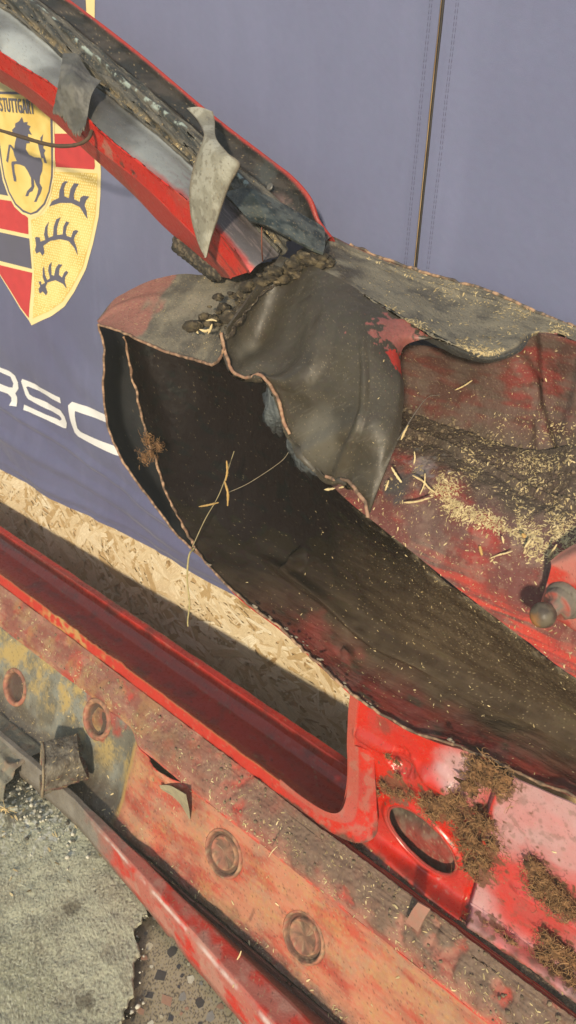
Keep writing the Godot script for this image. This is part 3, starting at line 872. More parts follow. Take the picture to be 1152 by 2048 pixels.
	var pipe := sheet("jacking_tube", car, tube, 96, 60, M.dusty, func(p, u, _t, n):
		var c := Color(0.075, 0.062, 0.046).lerp(Color(0.15, 0.13, 0.10), sm(0.35, 0.65, fb(p, 40.0)))
		c = c.lerp(Color(0.14, 0.035, 0.025), sm(0.0, -0.5, n.y) * sm(0.4, 0.55, fb(p, 30.0)) * 0.8)
		return specks(c, p, 0.5), {"thick": 0.003, "disp": func(p, _u, _t): return (fb(p, 30.0) - 0.5) * 0.007 + (fb(p, 90.0) - 0.5) * 0.003})
	var rim := bag()
	var ring := []
	for k in 25: ring.append(tube.call(float(k) / 24.0, 1.0))
	bar(rim, ring, 96, func(t): return 0.0022 * (0.7 + 0.6 * hi(Vector3(t * 60.0, 0, 0), 1.0)), 6, func(_t, p): return Color(0.34, 0.27, 0.17).lerp(DIRT, fb(p, 60.0)))
	build(rim, "cut_edge", M.dusty, pipe)
	# flake of paint curling off the face
	sheet("paint_flake", car, [[v(-658,149,338), v(-634,165,338), v(-597,178,342)], [v(-657,141,336), v(-631,145,336), v(-592,150,342)], [v(-648,145,336), v(-625,146,336), v(-594,127,339)]], 20, 14, M.satin, func(p, u, _t, _n): return Color(0.40, 0.36, 0.22).lerp(DUST, fb(p, 60.0)), {"thick": 0.0006})

func post_panel(car: Node3D) -> void:
	var hole := [Vector2(-0.283, 0.256), 0.050, 0.033, -0.36]
	var dent: Vector3 = v(-322,355,250)
	var paint := func(p: Vector3, u: float, t: float, n: Vector3) -> Color:
		var c := Color(0.54, 0.020, 0.011)
		c = c.lerp(Color(0.40, 0.05, 0.04), sm(0.45, 0.72, fb(p, 12.0)) * 0.6)
		# pale overspray on the raised right part and along the top
		var spray := maxf(sm(0.632, 0.668, u + (fb(p, 25.0) - 0.5) * 0.05) * clampf(1.0 - 0.85 * near(p, v(-141,283,250), 0.085, 0.5, 14.0) + 0.3 * sm(0.35, 0.1, t), 0.0, 1.0), near(p, v(-248,391,250), 0.045, 0.4, 20.0))
		c = c.lerp(Color(0.50, 0.355, 0.36), spray * (0.62 + 0.35 * fb(p, 24.0)) * 0.9)
		c = c.lerp(Color(0.17, 0.12, 0.16), (1.0 - sm(0.004, 0.026, absf(u - 0.628 + 0.02 * sin(t * 8.0)))) * 0.8)
		# left welded strip
		c = c.lerp(Color(0.40, 0.085, 0.06), (1.0 - sm(0.040, 0.048, u)) * 0.85)
		c = c.lerp(Color(0.17, 0.05, 0.035), near(p, v(-350,395,250), 0.012, 0.6) * 0.6)
		c = c.lerp(DULL, near(p, v(-322,259,250), 0.020, 0.6, 30.0) * 0.7)
		# chips, scuffs and soil at the foot
		c = c.lerp(Color(0.10, 0.06, 0.05), near(p, dent + v(6, -5, 0), 0.010, 0.7, 90.0))
		c = c.lerp(Color(0.42, 0.22, 0.20), near(p, v(-249,185,250), 0.022, 0.8, 60.0) * 0.7)
		c = c.lerp(Color(0.36, 0.10, 0.07), sm(0.72, 0.95, t + (fb(p, 22.0) - 0.5) * 0.3) * 0.7)
		c = c.lerp(DIRT, sm(0.76, 1.0, t + (fb(p, 30.0) - 0.5) * 0.45) * 0.85)
		c = c.lerp(DIRT.lerp(DUST, 0.3), sm(0.62, 0.72, fb(p + Vector3.ONE * 3.0, 60.0)) * sm(0.45, 0.75, u) * 0.35)
		for q in [v(-226,410,255), v(-205,414,255), v(-271,324,255), v(-251,339,255), v(-220,306,255), v(-205,306,255), v(-209,270,255), v(-216,338,255), v(-328,309,255), v(-134,321,262), v(-113,309,262), v(-100,233,262), v(-105,198,262), v(-178,200,262)]:
			c = c.lerp(Color(0.13, 0.07, 0.04), sm(0.2, 0.8, near(p, q, 0.026, 0.9, 70.0)) * 0.85)
		return specks(c, p, 0.2)
	var form := func(p: Vector3, u: float, t: float) -> float:
		var d := (fb(p, 7.0) - 0.5) * 0.006
		d += sm(0.612, 0.650, u + 0.02 * sin(t * 8.0)) * 0.010 * (1.0 - 0.8 * sm(0.62, 0.88, t))
		d -= (1.0 - sm(0.015, 0.035, absf(u - 0.600 + 0.02 * sin(t * 8.0)))) * 0.004
		# pressed crease from the left edge to the dent
		var a: Vector3 = v(-380,362,250)
		var b: Vector3 = v(-260,363,250)
		var k := clampf((p - a).dot(b - a) / (b - a).length_squared(), 0.0, 1.0)
		d += (1.0 - sm(0.002, 0.014, (a + (b - a) * k).distance_to(p))) * 0.006
		d -= near(p, dent, 0.022, 0.3, 30.0) * 0.010
		d += near(p, v(-270,364,250), 0.028, 0.2, 20.0) * 0.008
		d -= near(p, v(-246,418,250), 0.010, 0.2, 20.0) * 0.003
		d += (1.0 - sm(0.040, 0.046, u)) * 0.0025
		d += sm(0.74, 0.77, u) * (1.0 - sm(0.0, 0.025, absf(t - 0.36 - 0.1 * (u - 0.7)))) * 0.008
		var q := Vector2(p.x - hole[0].x, p.y - hole[0].y).rotated(-hole[3])
		var e := Vector2(q.x / hole[1], q.y / hole[2]).length()
		d += (1.0 - sm(0.0, 0.16, absf(e - 1.10))) * 0.0035
		d += sm(0.86, 1.0, t) * (0.008 + (hi(p, 120.0) - 0.3) * 0.004)
		return d
	var panel := sheet("post_panel", car, [[v(-399,417,252), v(-358,411,252), v(-315,410,252), v(-257,427,252), v(-218,431,252), v(-183,433,252), v(-130,442,252), v(-79,449,252)],
		[v(-399,349,250), v(-361,341,250), v(-319,333,250), v(-262,342,250), v(-221,346,250), v(-185,350,250), v(-114,362,250), v(-56,367,250)],
		[v(-395,279,249), v(-364,266,249), v(-317,262,249), v(-261,263,249), v(-222,266,249), v(-185,270,249), v(-98,280,249), v(-33,287,249)],
		[v(-396,239,252), v(-364,229,252), v(-313,219,252), v(-260,213,252), v(-223,211,252), v(-188,214,252), v(-82,210,252), v(-3,209,252)],
		[v(-402,213,257), v(-359,213,264), v(-302,213,274), v(-244,213,281), v(-208,213,282), v(-176,213,280), v(-71,213,280), v(5,213,280)],
		[v(-406,203,260), v(-360,203,265), v(-303,203,274), v(-244,203,281), v(-208,203,281), v(-176,203,279), v(-70,203,281), v(8,203,280)]], 480, 330, M.gloss, paint, {"disp": form, "holes": [hole], "thick": 0.0016})
	# rounded corner where the post panel runs into the upright flange
	sheet("corner_gusset", car, [[v(-481,240,280), v(-445,238,282), v(-411,240,283), v(-391,245,281), v(-383,254,275), v(-384,272,266), v(-390,302,257), v(-396,337,253)],
		[v(-479,228,282), v(-440,229,284), v(-401,231,285), v(-370,242,284), v(-358,254,276), v(-363,278,266), v(-371,311,258), v(-378,344,253)],
		[v(-477,215,284), v(-436,218,286), v(-389,220,289), v(-348,232,288), v(-331,251,276), v(-343,284,263), v(-354,317,255), v(-361,342,249)]], 200, 70, M.gloss, func(p, u, t, _n):
		var c := Color(0.50, 0.024, 0.014).lerp(Color(0.36, 0.05, 0.04), sm(0.4, 0.7, fb(p, 16.0)) * 0.7)
		c = c.lerp(Color(0.40, 0.095, 0.07), (1.0 - sm(0.36, 0.44, t)) * 0.8)
		c = c.lerp(Color(0.34, 0.15, 0.11), sm(0.52, 0.7, fb(p + Vector3.ONE, 40.0)) * 0.5)
		c = c.lerp(DIRT, sm(0.80, 1.0, t + (fb(p, 40.0) - 0.5) * 0.5) * (1.0 - sm(0.55, 0.7, u)) * 0.85)
		return specks(c, p, 0.25))
	# rolled lip of the hole and the box seen through it
	var lip := bag()
	var ring := []
	var found: Array = grids["post_panel"].rim
	found.sort_custom(func(x, y): return x[0] < y[0])
	for k in range(0, found.size(), 6): ring.append(found[k][1] + Vector3(0, 0, 0.0005))
	ring.append(ring[0])
	bar(lip, ring, 140, func(_t): return 0.0018, 6, func(_t, p): return Color(0.34, 0.035, 0.025).lerp(DULL, fb(p, 40.0)))
	build(lip, "hole_rim", M.satin, panel)
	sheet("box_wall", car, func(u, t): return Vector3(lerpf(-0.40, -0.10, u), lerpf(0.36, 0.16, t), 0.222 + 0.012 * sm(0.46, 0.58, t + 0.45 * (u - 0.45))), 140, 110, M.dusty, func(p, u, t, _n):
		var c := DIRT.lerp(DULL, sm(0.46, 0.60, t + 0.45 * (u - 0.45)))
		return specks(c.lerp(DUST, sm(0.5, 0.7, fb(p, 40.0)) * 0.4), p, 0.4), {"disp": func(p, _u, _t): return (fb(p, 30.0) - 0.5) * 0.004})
	# soil packed along the foot of the panel
	var foot := bag()
	for k in 150:
		var q := spot([v(-382,205,266), v(-356,205,269), v(-300,205,278), v(-241,205,285), v(-205,205,285), v(-173,205,283), v(-68,205,284), v(-22,205,282)], k / 149.0)
		var e := 0.0035 + 0.005 * sm(0.35, 0.7, fb(q, 20.0)) + 0.004 * sm(0.5, 0.9, k / 149.0)
		lump(foot, q + Vector3(0, -0.002, rng.randfn(0.0, 0.0015)), Vector3(e * 1.5, e * 0.7, e), 0.6, 160.0, func(p): return specks(DIRT.lerp(Color(0.17, 0.115, 0.07), sm(0.4, 0.65, fb(p, 90.0))), p, 0.5), 16)
	build(foot, "packed_soil", M.earth, car).set_meta("kind", "stuff")
	# little bent tab standing up from the ledge
	sheet("weld_tab", car, [[v(-247,240,314), v(-232,240,312)], [v(-251,226,317), v(-235,226,317)], [v(-255,204,320), v(-238,204,321)]], 14, 14, M.satin, func(p, _u, _t, _n): return Color(0.36, 0.16, 0.12).lerp(DUST, fb(p, 60.0) * 0.6), {"thick": 0.0018})

func soil_skin(p: Vector3, red: float, soil: float) -> Color:
	var c := Color(0.13, 0.030, 0.026).lerp(Color(0.34, 0.035, 0.028), sm(0.35, 0.7, fb(p, 12.0) * 0.6 + along(p, 10.0, 70.0) * 0.4) * red)
	c = c.lerp(Color(0.19, 0.10, 0.085), sm(0.45, 0.7, fb(p + Vector3.ONE, 22.0)) * 0.5)
	var k := sm(0.78 - 0.75 * soil, 1.0 - 0.75 * soil, fb(p + Vector3.ONE * 5.0, 18.0) * 0.55 + along(p, 9.0, 80.0) * 0.45)
	return c.lerp(SOIL.lerp(DIRT, fb(p, 120.0)), k)

func inner_skins(car: Node3D) -> void:
	var cut := [v(-876,730,170), v(-836,650,185), v(-790,578,200), v(-740,529,215), v(-671,483,230), v(-590,458,240), v(-514,450,246), v(-448,432,250), v(-399,417,252), v(-313,413,255), v(-217,435,255), v(-129,446,255), v(-74,452,255)]
	var net := [cut,
		[v(-876,740,140), v(-825,644,150), v(-768,581,165), v(-720,544,180), v(-655,503,195), v(-556,481,200), v(-485,462,205), v(-423,430,208), v(-369,428,212), v(-289,428,215), v(-205,445,220), v(-128,442,222), v(-70,450,222)],
		[v(-835,758,115), v(-784,662,120), v(-726,607,135), v(-664,571,150), v(-601,535,165), v(-508,508,180), v(-440,496,186), v(-385,477,190), v(-335,467,190), v(-266,454,190), v(-194,458,194), v(-120,455,196), v(-62,461,196)],
		[v(-786,771,100), v(-725,697,115), v(-669,644,130), v(-607,619,150), v(-539,603,172), v(-467,591,190), v(-415,572,196), v(-363,561,202), v(-318,546,204), v(-258,531,206), v(-200,524,208), v(-142,511,210), v(-80,512,210)],
		[v(-729,795,100), v(-666,731,115), v(-614,688,135), v(-560,661,160), v(-504,648,190), v(-441,639,218), v(-389,628,226), v(-340,616,232), v(-304,601,230), v(-246,582,230), v(-201,568,230), v(-161,557,230), v(-104,548,230)]]
	var fold: Vector3 = v(-548,483,180)
	var skin_paint := func(p: Vector3, u: float, t: float, _n: Vector3) -> Color:
		var bare := sm(0.36, 0.62, u) * (1.0 - sm(0.05, 0.40, t + (fb(p, 12.0) - 0.5) * 0.3))
		var c := Color(0.046, 0.030, 0.019).lerp(Color(0.078, 0.055, 0.035), sm(0.3, 0.7, along(p, 7.0, 60.0) * 0.6 + fb(p, 30.0) * 0.4))
		c = c.lerp(soil_skin(p, 0.35, 0.35) * 0.85, bare)
		c = c.lerp(Color(0.0055, 0.004, 0.0036), (1.0 - sm(0.26, 0.62, u - 0.20 * t + 0.05 + (fb(p, 8.0) - 0.5) * 0.12)) * 0.95)  # deep shade of the hollow post painted into the skin colour
		c = c.lerp(Color(0.20, 0.035, 0.03), near(p, v(-487,420,200), 0.05, 0.6, 18.0) * 0.6)
		c = c.lerp(Color(0.16, 0.13, 0.10), near(p, v(-555,453,190), 0.012, 0.6) * 0.6)
		c = c.lerp(DUST, sm(0.93, 1.0, t) * sm(0.35, 0.6, fb(p, 40.0)) * sm(0.4, 0.5, u) * 0.5)
		return specks(c, p, 0.5 * sm(0.4, 0.7, u) * sm(0.3, 0.8, t))
	var skin_form := func(p: Vector3, u: float, t: float) -> float:
		var d := (fb(p, 8.0) - 0.5) * 0.008 + (along(p, 8.0, 50.0) - 0.5) * 0.003 * sm(0.3, 0.5, u)
		# long pressed fold running with the panel and two short dents across it
		var line := t - 0.36 + 0.10 * sin(u * 5.0) - 0.10 * u
		d += (sm(-0.05, 0.0, line) - sm(0.0, 0.10, line)) * 0.016 * sm(0.36, 0.42, u)
		for s in [[v(-548,509,175), v(-563,476,180)], [v(-563,476,180), v(-555,430,200)], [v(-492,442,195), v(-443,422,205)], [v(-443,422,205), v(-415,399,225)], [v(-767,556,160), v(-725,498,180)]]:
			var a: Vector3 = s[0]
			var b: Vector3 = s[1]
			var k := clampf((p - a).dot(b - a) / (b - a).length_squared(), 0.0, 1.0)
			var q := p - (a + (b - a) * k)
			d += (1.0 - sm(0.001, 0.020, q.length() * (1.0 if q.x > 0.0 else 1.9))) * 0.019
		return d + sm(0.5, 0.9, t) * sm(0.35, 0.6, u) * (hi(p, 170.0) - 0.5) * 0.0016
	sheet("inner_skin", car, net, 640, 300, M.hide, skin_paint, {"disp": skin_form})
	cut_line(car, [v(-874,731,172), v(-856,688,178), v(-833,652,188), v(-811,611,195), v(-786,580,203), v(-764,553,210), v(-736,531,218), v(-704,507,225), v(-668,486,233)], 0.0023, 160, 1.3, Color(0.19, 0.105, 0.06))
	cut_line(car, [v(-667,487,234), v(-628,470,238), v(-587,461,243), v(-549,456,246), v(-512,452,249), v(-479,444,252), v(-446,434,253), v(-421,425,254), v(-396,420,255), v(-355,416,257), v(-312,416,258), v(-262,430,258), v(-216,438,258), v(-170,441,258), v(-129,449,258), v(-73,455,258)], 0.0022, 320, 1.4, Color(0.20, 0.12, 0.075))
	# frayed weld drips along the sawn edge
	var frays := [v(-445,444,255), v(-487,455,252), v(-469,453,253), v(-501,458,250), v(-525,462,250), v(-406,429,256), v(-262,437,260), v(-267,435,260), v(-368,422,258), v(-558,463,246), v(-647,482,237)]
	for q in frays:
		var b := bag()
		for k in 3:
			lump(b, q + Vector3(rng.randf_range(-0.004, 0.004), rng.randf_range(-0.002, 0.003), 0.0015), Vector3(0.0026, 0.0010, 0.0014) * rng.randf_range(0.5, 1.2), 0.9, 600.0, func(p): return Color(0.17, 0.14, 0.11).lerp(Color(0.33, 0.27, 0.2), fb(p, 200.0)), 8)
		build(b, "saw_burr", M.dusty, car)
	# outer skin of the hollow post, seen from inside, and the same skin going on outside the lower edge
	var outer := [v(-892,750,200), v(-877,718,205), v(-877,666,212), v(-869,613,216), v(-844,579,220), v(-807,553,225), v(-763,525,227), v(-724,501,229), v(-670,483,231)]
	sheet("outer_skin", car, [outer,
		[v(-925,740,150), v(-906,701,155), v(-906,645,160), v(-895,590,165), v(-867,556,172), v(-827,531,180), v(-779,510,190), v(-728,495,205), v(-669,481,226)],
		[v(-941,733,90), v(-911,687,95), v(-898,632,100), v(-885,576,105), v(-854,538,115), v(-811,514,130), v(-764,496,150), v(-719,482,175), v(-669,476,215)]], 160, 60, M.rubber, func(p, _u, _t, _n): return specks(Color(0.020, 0.024, 0.030).lerp(Color(0.05, 0.05, 0.052), fb(p, 20.0)), p, 0.05))
	cut_line(car, outer, 0.0022, 260, 0.8, Color(0.20, 0.115, 0.07))
	sheet("outer_skin", car, [[v(-673,481,228), v(-592,454,237), v(-517,445,243), v(-451,426,246), v(-401,410,248)],
		[v(-744,423,160), v(-655,397,170), v(-569,392,180), v(-492,380,190), v(-433,374,200)], [v(-809,393,100), v(-721,369,100), v(-636,361,100), v(-561,343,100), v(-503,337,100)]], 90, 40, M.satin, func(p, _u, _t, _n): return worn(p, 0.8, 0.2, 0.1))
	# red shelf: a slope facing out and a trough full of chaff behind its crest
	var shelf := [[v(-504,647,195), v(-441,641,219), v(-389,630,227), v(-340,618,233), v(-302,605,234), v(-244,586,234), v(-200,573,234), v(-160,561,234), v(-100,552,234)],
		[v(-480,666,190), v(-431,660,205), v(-383,659,214), v(-340,652,218), v(-302,646,222), v(-251,635,222), v(-209,625,222), v(-174,619,222), v(-117,611,222)],
		[v(-472,684,170), v(-432,685,183), v(-392,685,190), v(-351,684,196), v(-313,678,200), v(-268,671,200), v(-229,666,200), v(-194,664,200), v(-135,656,200)],
		[v(-472,692,135), v(-439,693,138), v(-405,695,140), v(-367,696,145), v(-336,691,145), v(-294,686,145), v(-256,685,145), v(-223,689,145), v(-160,680,145)],
		[v(-479,702,90), v(-451,701,88), v(-416,704,95), v(-381,704,95), v(-343,702,95), v(-308,704,95), v(-278,713,95), v(-251,725,95), v(-190,735,95)]]
	var shelf_paint := func(p: Vector3, u: float, t: float, _n: Vector3) -> Color:
		var wave := (fb(p, 14.0) - 0.5) * 0.16
		var c := Color(0.135, 0.042, 0.036).lerp(Color(0.26, 0.034, 0.028), sm(0.42, 0.66, fb(p, 13.0) * 0.6 + along(p, 9.0, 60.0) * 0.4))
		c = c.lerp(Color(0.115, 0.07, 0.062), sm(0.42, 0.64, fb(p + Vector3.ONE * 8.0, 10.0)) * 0.85)
		c = c.lerp(Color(0.26, 0.17, 0.13), sm(0.5, 0.7, fb(p + Vector3.ONE * 2.0, 36.0)) * 0.35)
		c = c.lerp(RED.lerp(Color(0.55, 0.06, 0.04), 0.5), (1.0 - sm(0.04, 0.20, t + wave)) * sm(0.28, 0.6, u) * sm(0.3, 0.6, along(p, 7.0, 90.0)) * 0.9)
		c = c.lerp(DIRT.lerp(SOIL, 0.4 * fb(p, 50.0)), sm(0.55, 0.66, t + wave) * 0.95)
		c = c.lerp(Color(0.30, 0.32, 0.33), near(p, v(-381,697,180), 0.02, 0.8, 60.0) * 0.4)
		c = c.lerp(Color(0.05, 0.055, 0.06), near(p, v(-393,671,200), 0.022, 0.6, 50.0) * 0.8)
		c = c.lerp(BLACK, sm(0.97, 1.0, t) * 0.3)
		return specks(c, p, 0.42 + 0.3 * sm(0.4, 0.6, t))
	sheet("inner_shelf", car, shelf, 440, 280, M.dusty, shelf_paint, {"disp": func(p, u, t):
		return (fb(p, 9.0) - 0.5) * 0.006 + sm(0.52, 0.66, t) * (0.002 + 0.007 * fb(p, 24.0) + (hi(p, 150.0) - 0.5) * 0.001) + (1.0 - sm(0.0, 0.03, absf(t - 0.83 + 0.12 * u))) * 0.006 - near(p, v(-288,630,200), 0.012, 0.1) * 0.003})
	sheet("back_panel", car, [[v(-501,778,80), v(-457,788,80), v(-418,790,80), v(-387,794,80), v(-354,807,80), v(-330,827,75), v(-305,832,75), v(-280,829,75), v(-213,826,75)],
		[v(-499,733,70), v(-457,740,70), v(-417,744,70), v(-385,743,70), v(-349,749,70), v(-321,764,65), v(-297,770,65), v(-271,772,70), v(-203,779,70)],
		[v(-478,698,90), v(-450,697,90), v(-418,697,90), v(-383,697,90), v(-345,695,90), v(-309,697,90), v(-279,706,90), v(-252,719,90), v(-190,728,90)]], 300, 150, M.dusty, func(p, u, t, _n):
		var c := Color(0.075, 0.034, 0.026).lerp(Color(0.19, 0.030, 0.024), sm(0.40, 0.62, fb(p, 10.0) * 0.5 + along(p, 9.0, 50.0) * 0.5) * (0.45 + 0.55 * sm(0.40, 0.60, u)))
		c = c.lerp(DIRT, sm(0.70, 0.95, t + (fb(p, 26.0) - 0.5) * 0.5) * 0.9)
		c = c.lerp(Color(0.11, 0.075, 0.06), sm(0.40, 0.60, fb(p + Vector3.ONE * 4.0, 16.0) * 0.5 + along(p, 10.0, 50.0) * 0.5) * 0.8)
		c = c.lerp(BLACK, (1.0 - sm(0.0, 0.006, absf(p.x + 0.275) * (0.5 + fb(p, 30.0)))) * 0.5)
		return specks(c, p, 0.35), {"disp": func(p, u, t): return (fb(p, 10.0) - 0.5) * 0.008 + sm(0.64, 0.70, u) * 0.006 - (1.0 - sm(0.0, 0.05, absf(u - 0.62 - 0.25 * (t - 0.4)))) * 0.005})

func top_side(car: Node3D) -> void:
	var dusty := func(p: Vector3, much: float) -> Color:
		var c := Color(0.10, 0.09, 0.072).lerp(Color(0.19, 0.168, 0.125), sm(0.3, 0.68, fb(p, 16.0) * 0.6 + along(p, 12.0, 50.0) * 0.4) * much)
		return c.lerp(Color(0.065, 0.058, 0.05), sm(0.55, 0.75, fb(p + Vector3.ONE * 3.0, 11.0)) * 0.7)
	# the rounded head of the hollow post
	sheet("post_cap", car, [[v(-913,749,186), v(-897,780,155), v(-830,814,130), v(-754,827,130), v(-718,832,130), v(-675,848,130), v(-624,869,130)],
		[v(-903,750,193), v(-880,772,170), v(-804,796,155), v(-722,811,158), v(-680,814,165), v(-643,829,165), v(-606,861,145)],
		[v(-895,750,198), v(-857,760,190), v(-771,770,188), v(-687,782,196), v(-648,788,206), v(-633,813,195), v(-602,850,160)],
		[v(-889,750,202), v(-839,753,206), v(-741,748,215), v(-664,755,228), v(-634,761,236), v(-611,782,245), v(-617,800,240)]], 280, 150, M.dusty, func(p, u, t, _n):
		var c: Color = dusty.call(p, 0.95)
		c = c.lerp(Color(0.27, 0.105, 0.085), sm(0.48, 0.62, fb(p + Vector3.ONE * 6.0, 9.0) * 0.6 + near(p, v(-860,782,160), 0.09, 0.3, 12.0) * 0.35) * (1.0 - sm(0.45, 0.6, u)) * 0.85)
		c = c.lerp(DIRT.lerp(SOIL, 0.6), sm(0.72, 0.9, u + (fb(p, 24.0) - 0.5) * 0.3) * 0.95)
		c = c.lerp(Color(0.03, 0.035, 0.04), near(p, v(-680,796,200), 0.012, 0.6, 50.0) * 0.7)
		return specks(c, p, 0.62), {"disp": func(p, u, t): return (fb(p, 12.0) - 0.5) * 0.005 + sm(0.7, 0.9, u) * (fb(p, 45.0) - 0.4) * 0.010 + (1.0 - sm(0.0, 0.12, absf(t - 0.35))) * (1.0 - sm(0.1, 0.4, absf(u - 0.25))) * 0.003})
	cut_line(car, [v(-886,751,204), v(-835,753,209), v(-786,750,213), v(-738,749,218), v(-697,753,226), v(-661,756,231), v(-642,758,236), v(-627,764,241), v(-615,774,245), v(-606,785,249), v(-608,794,247), v(-616,801,243)], 0.0023, 150, 0.5, Color(0.25, 0.14, 0.09))
	# torn flap hanging from the ledge
	sheet("torn_flap", car, [[v(-611,874,150), v(-600,873,150), v(-581,872,150), v(-569,871,152), v(-549,869,155), v(-529,866,158), v(-510,862,160), v(-489,857,162), v(-467,851,164), v(-444,845,166), v(-427,841,168), v(-412,836,170), v(-400,832,171), v(-390,830,172)],
		[v(-612,839,195), v(-608,829,178), v(-589,828,172), v(-557,832,186), v(-518,838,205), v(-490,837,215), v(-466,837,222), v(-444,836,226), v(-428,834,227), v(-420,831,222), v(-416,827,214), v(-413,824,206), v(-412,821,198), v(-412,816,190)],
		[v(-611,818,223), v(-615,796,208), v(-597,783,198), v(-551,798,222), v(-500,806,246), v(-467,802,254), v(-444,800,258), v(-424,798,262), v(-407,798,263), v(-395,797,258), v(-387,796,252), v(-383,795,246), v(-381,794,240), v(-382,790,232)],
		[v(-612,807,236), v(-611,791,230), v(-599,774,226), v(-556,783,244), v(-512,782,262), v(-482,775,270), v(-460,771,270), v(-440,763,274), v(-411,762,284), v(-392,764,288), v(-378,764,286), v(-369,764,280), v(-364,763,273), v(-363,761,262)],
		[v(-618,801,240), v(-610,787,244), v(-593,767,250), v(-570,764,254), v(-543,776,259), v(-519,767,266), v(-502,752,271), v(-486,729,276), v(-462,716,278), v(-429,703,286), v(-401,711,292), v(-383,718,297), v(-367,725,296), v(-359,733,288)],
		[v(-618,801,240), v(-610,787,244), v(-593,767,250), v(-570,763,254), v(-543,775,259), v(-519,766,266), v(-502,751,271), v(-486,729,276), v(-461,715,279), v(-427,702,287), v(-402,709,293), v(-381,705,299), v(-365,699,305), v(-361,690,310)]], 360, 300, M.flap, func(p, u, t, _n):
		var c: Color = dusty.call(p, 0.5) * Color(0.42, 0.375, 0.31)
		c = c.lerp(Color(0.06, 0.05, 0.036), sm(0.3, 0.6, fb(p, 7.0)) * 0.6)
		c = c.lerp(Color(0.20, 0.185, 0.15), (near(p, v(-610,765,210), 0.03, 0.3, 20.0) + near(p, v(-443,736,280), 0.035, 0.3, 20.0)) * 0.45)  # ridge highlights painted on as pale dabs
		c = c.lerp(Color(0.035, 0.03, 0.024), (1.0 - sm(0.02, 0.35, t)) * (1.0 - sm(0.1, 0.45, u)) * 0.8)  # shadow in the fold valley painted into the flap colour
		c = c.lerp(Color(0.33, 0.10, 0.085), sm(0.35, 0.6, near(p, v(-420,830,190), 0.030, 0.9, 60.0)) * (0.5 + 0.5 * fb(p, 150.0)))
		c = c.lerp(RED, sm(0.4, 0.55, near(p, v(-404,811,215), 0.015, 0.7, 90.0)) * 0.9)
		c = c.lerp(Color(0.20, 0.18, 0.15), sm(0.70, 0.76, lean(Vector3(p.x, -p.y, p.z), 9.0, 220.0)) * 0.15)
		return specks(c, p, 0.22), {"thick": 0.0026, "disp": func(p, u, t): return (fb(p, 7.0) - 0.5) * 0.004 + (1.0 - sm(0.0, 0.035, absf(u - 0.50 - 0.30 * t))) * 0.004 * sm(0.1, 0.4, t) + (1.0 - sm(0.0, 0.06, absf(u - 0.40 + 0.10 * t))) * 0.008 * sm(0.1, 0.3, t) * (1.0 - sm(0.6, 0.8, t)) + (1.0 - sm(0.0, 0.05, absf(u - 0.62))) * 0.007 * sm(0.55, 0.75, t) - (1.0 - sm(0.0, 0.07, absf(u - 0.26))) * 0.010 * sm(0.15, 0.4, t) * (1.0 - sm(0.7, 0.9, t)) + (fb(p, 30.0) - 0.5) * 0.0012})
	cut_line(car, [v(-615,802,243), v(-607,788,247), v(-598,776,250), v(-590,768,253), v(-568,765,257), v(-552,771,260), v(-540,776,262), v(-526,773,266), v(-516,768,269), v(-506,761,272), v(-500,753,274), v(-494,741,276), v(-483,730,279)], 0.0024, 130, 0.5, Color(0.30, 0.16, 0.10))
	cut_line(car, [v(-427,704,288), v(-414,705,291), v(-400,712,295), v(-389,711,298), v(-379,707,301), v(-370,705,305), v(-364,701,308), v(-359,691,312)], 0.0024, 90, 0.5, Color(0.33, 0.19, 0.125))
	# grey sealer squeezed out under the flap
	for s in [[v(-523,742,255), Vector3(0.014, 0.030, 0.010)], [v(-470,708,262), Vector3(0.020, 0.026, 0.011)], [v(-485,718,262), Vector3(0.014, 0.018, 0.010)], [v(-449,700,270), Vector3(0.010, 0.010, 0.009)]]:
		var b := bag()
		lump(b, s[0], s[1], 0.55, 60.0, func(p): return Color(0.055, 0.066, 0.072).lerp(Color(0.125, 0.14, 0.145), sm(0.4, 0.65, fb(p, 130.0))), 30)
		build(b, "sealer_lump", M.earth, car)
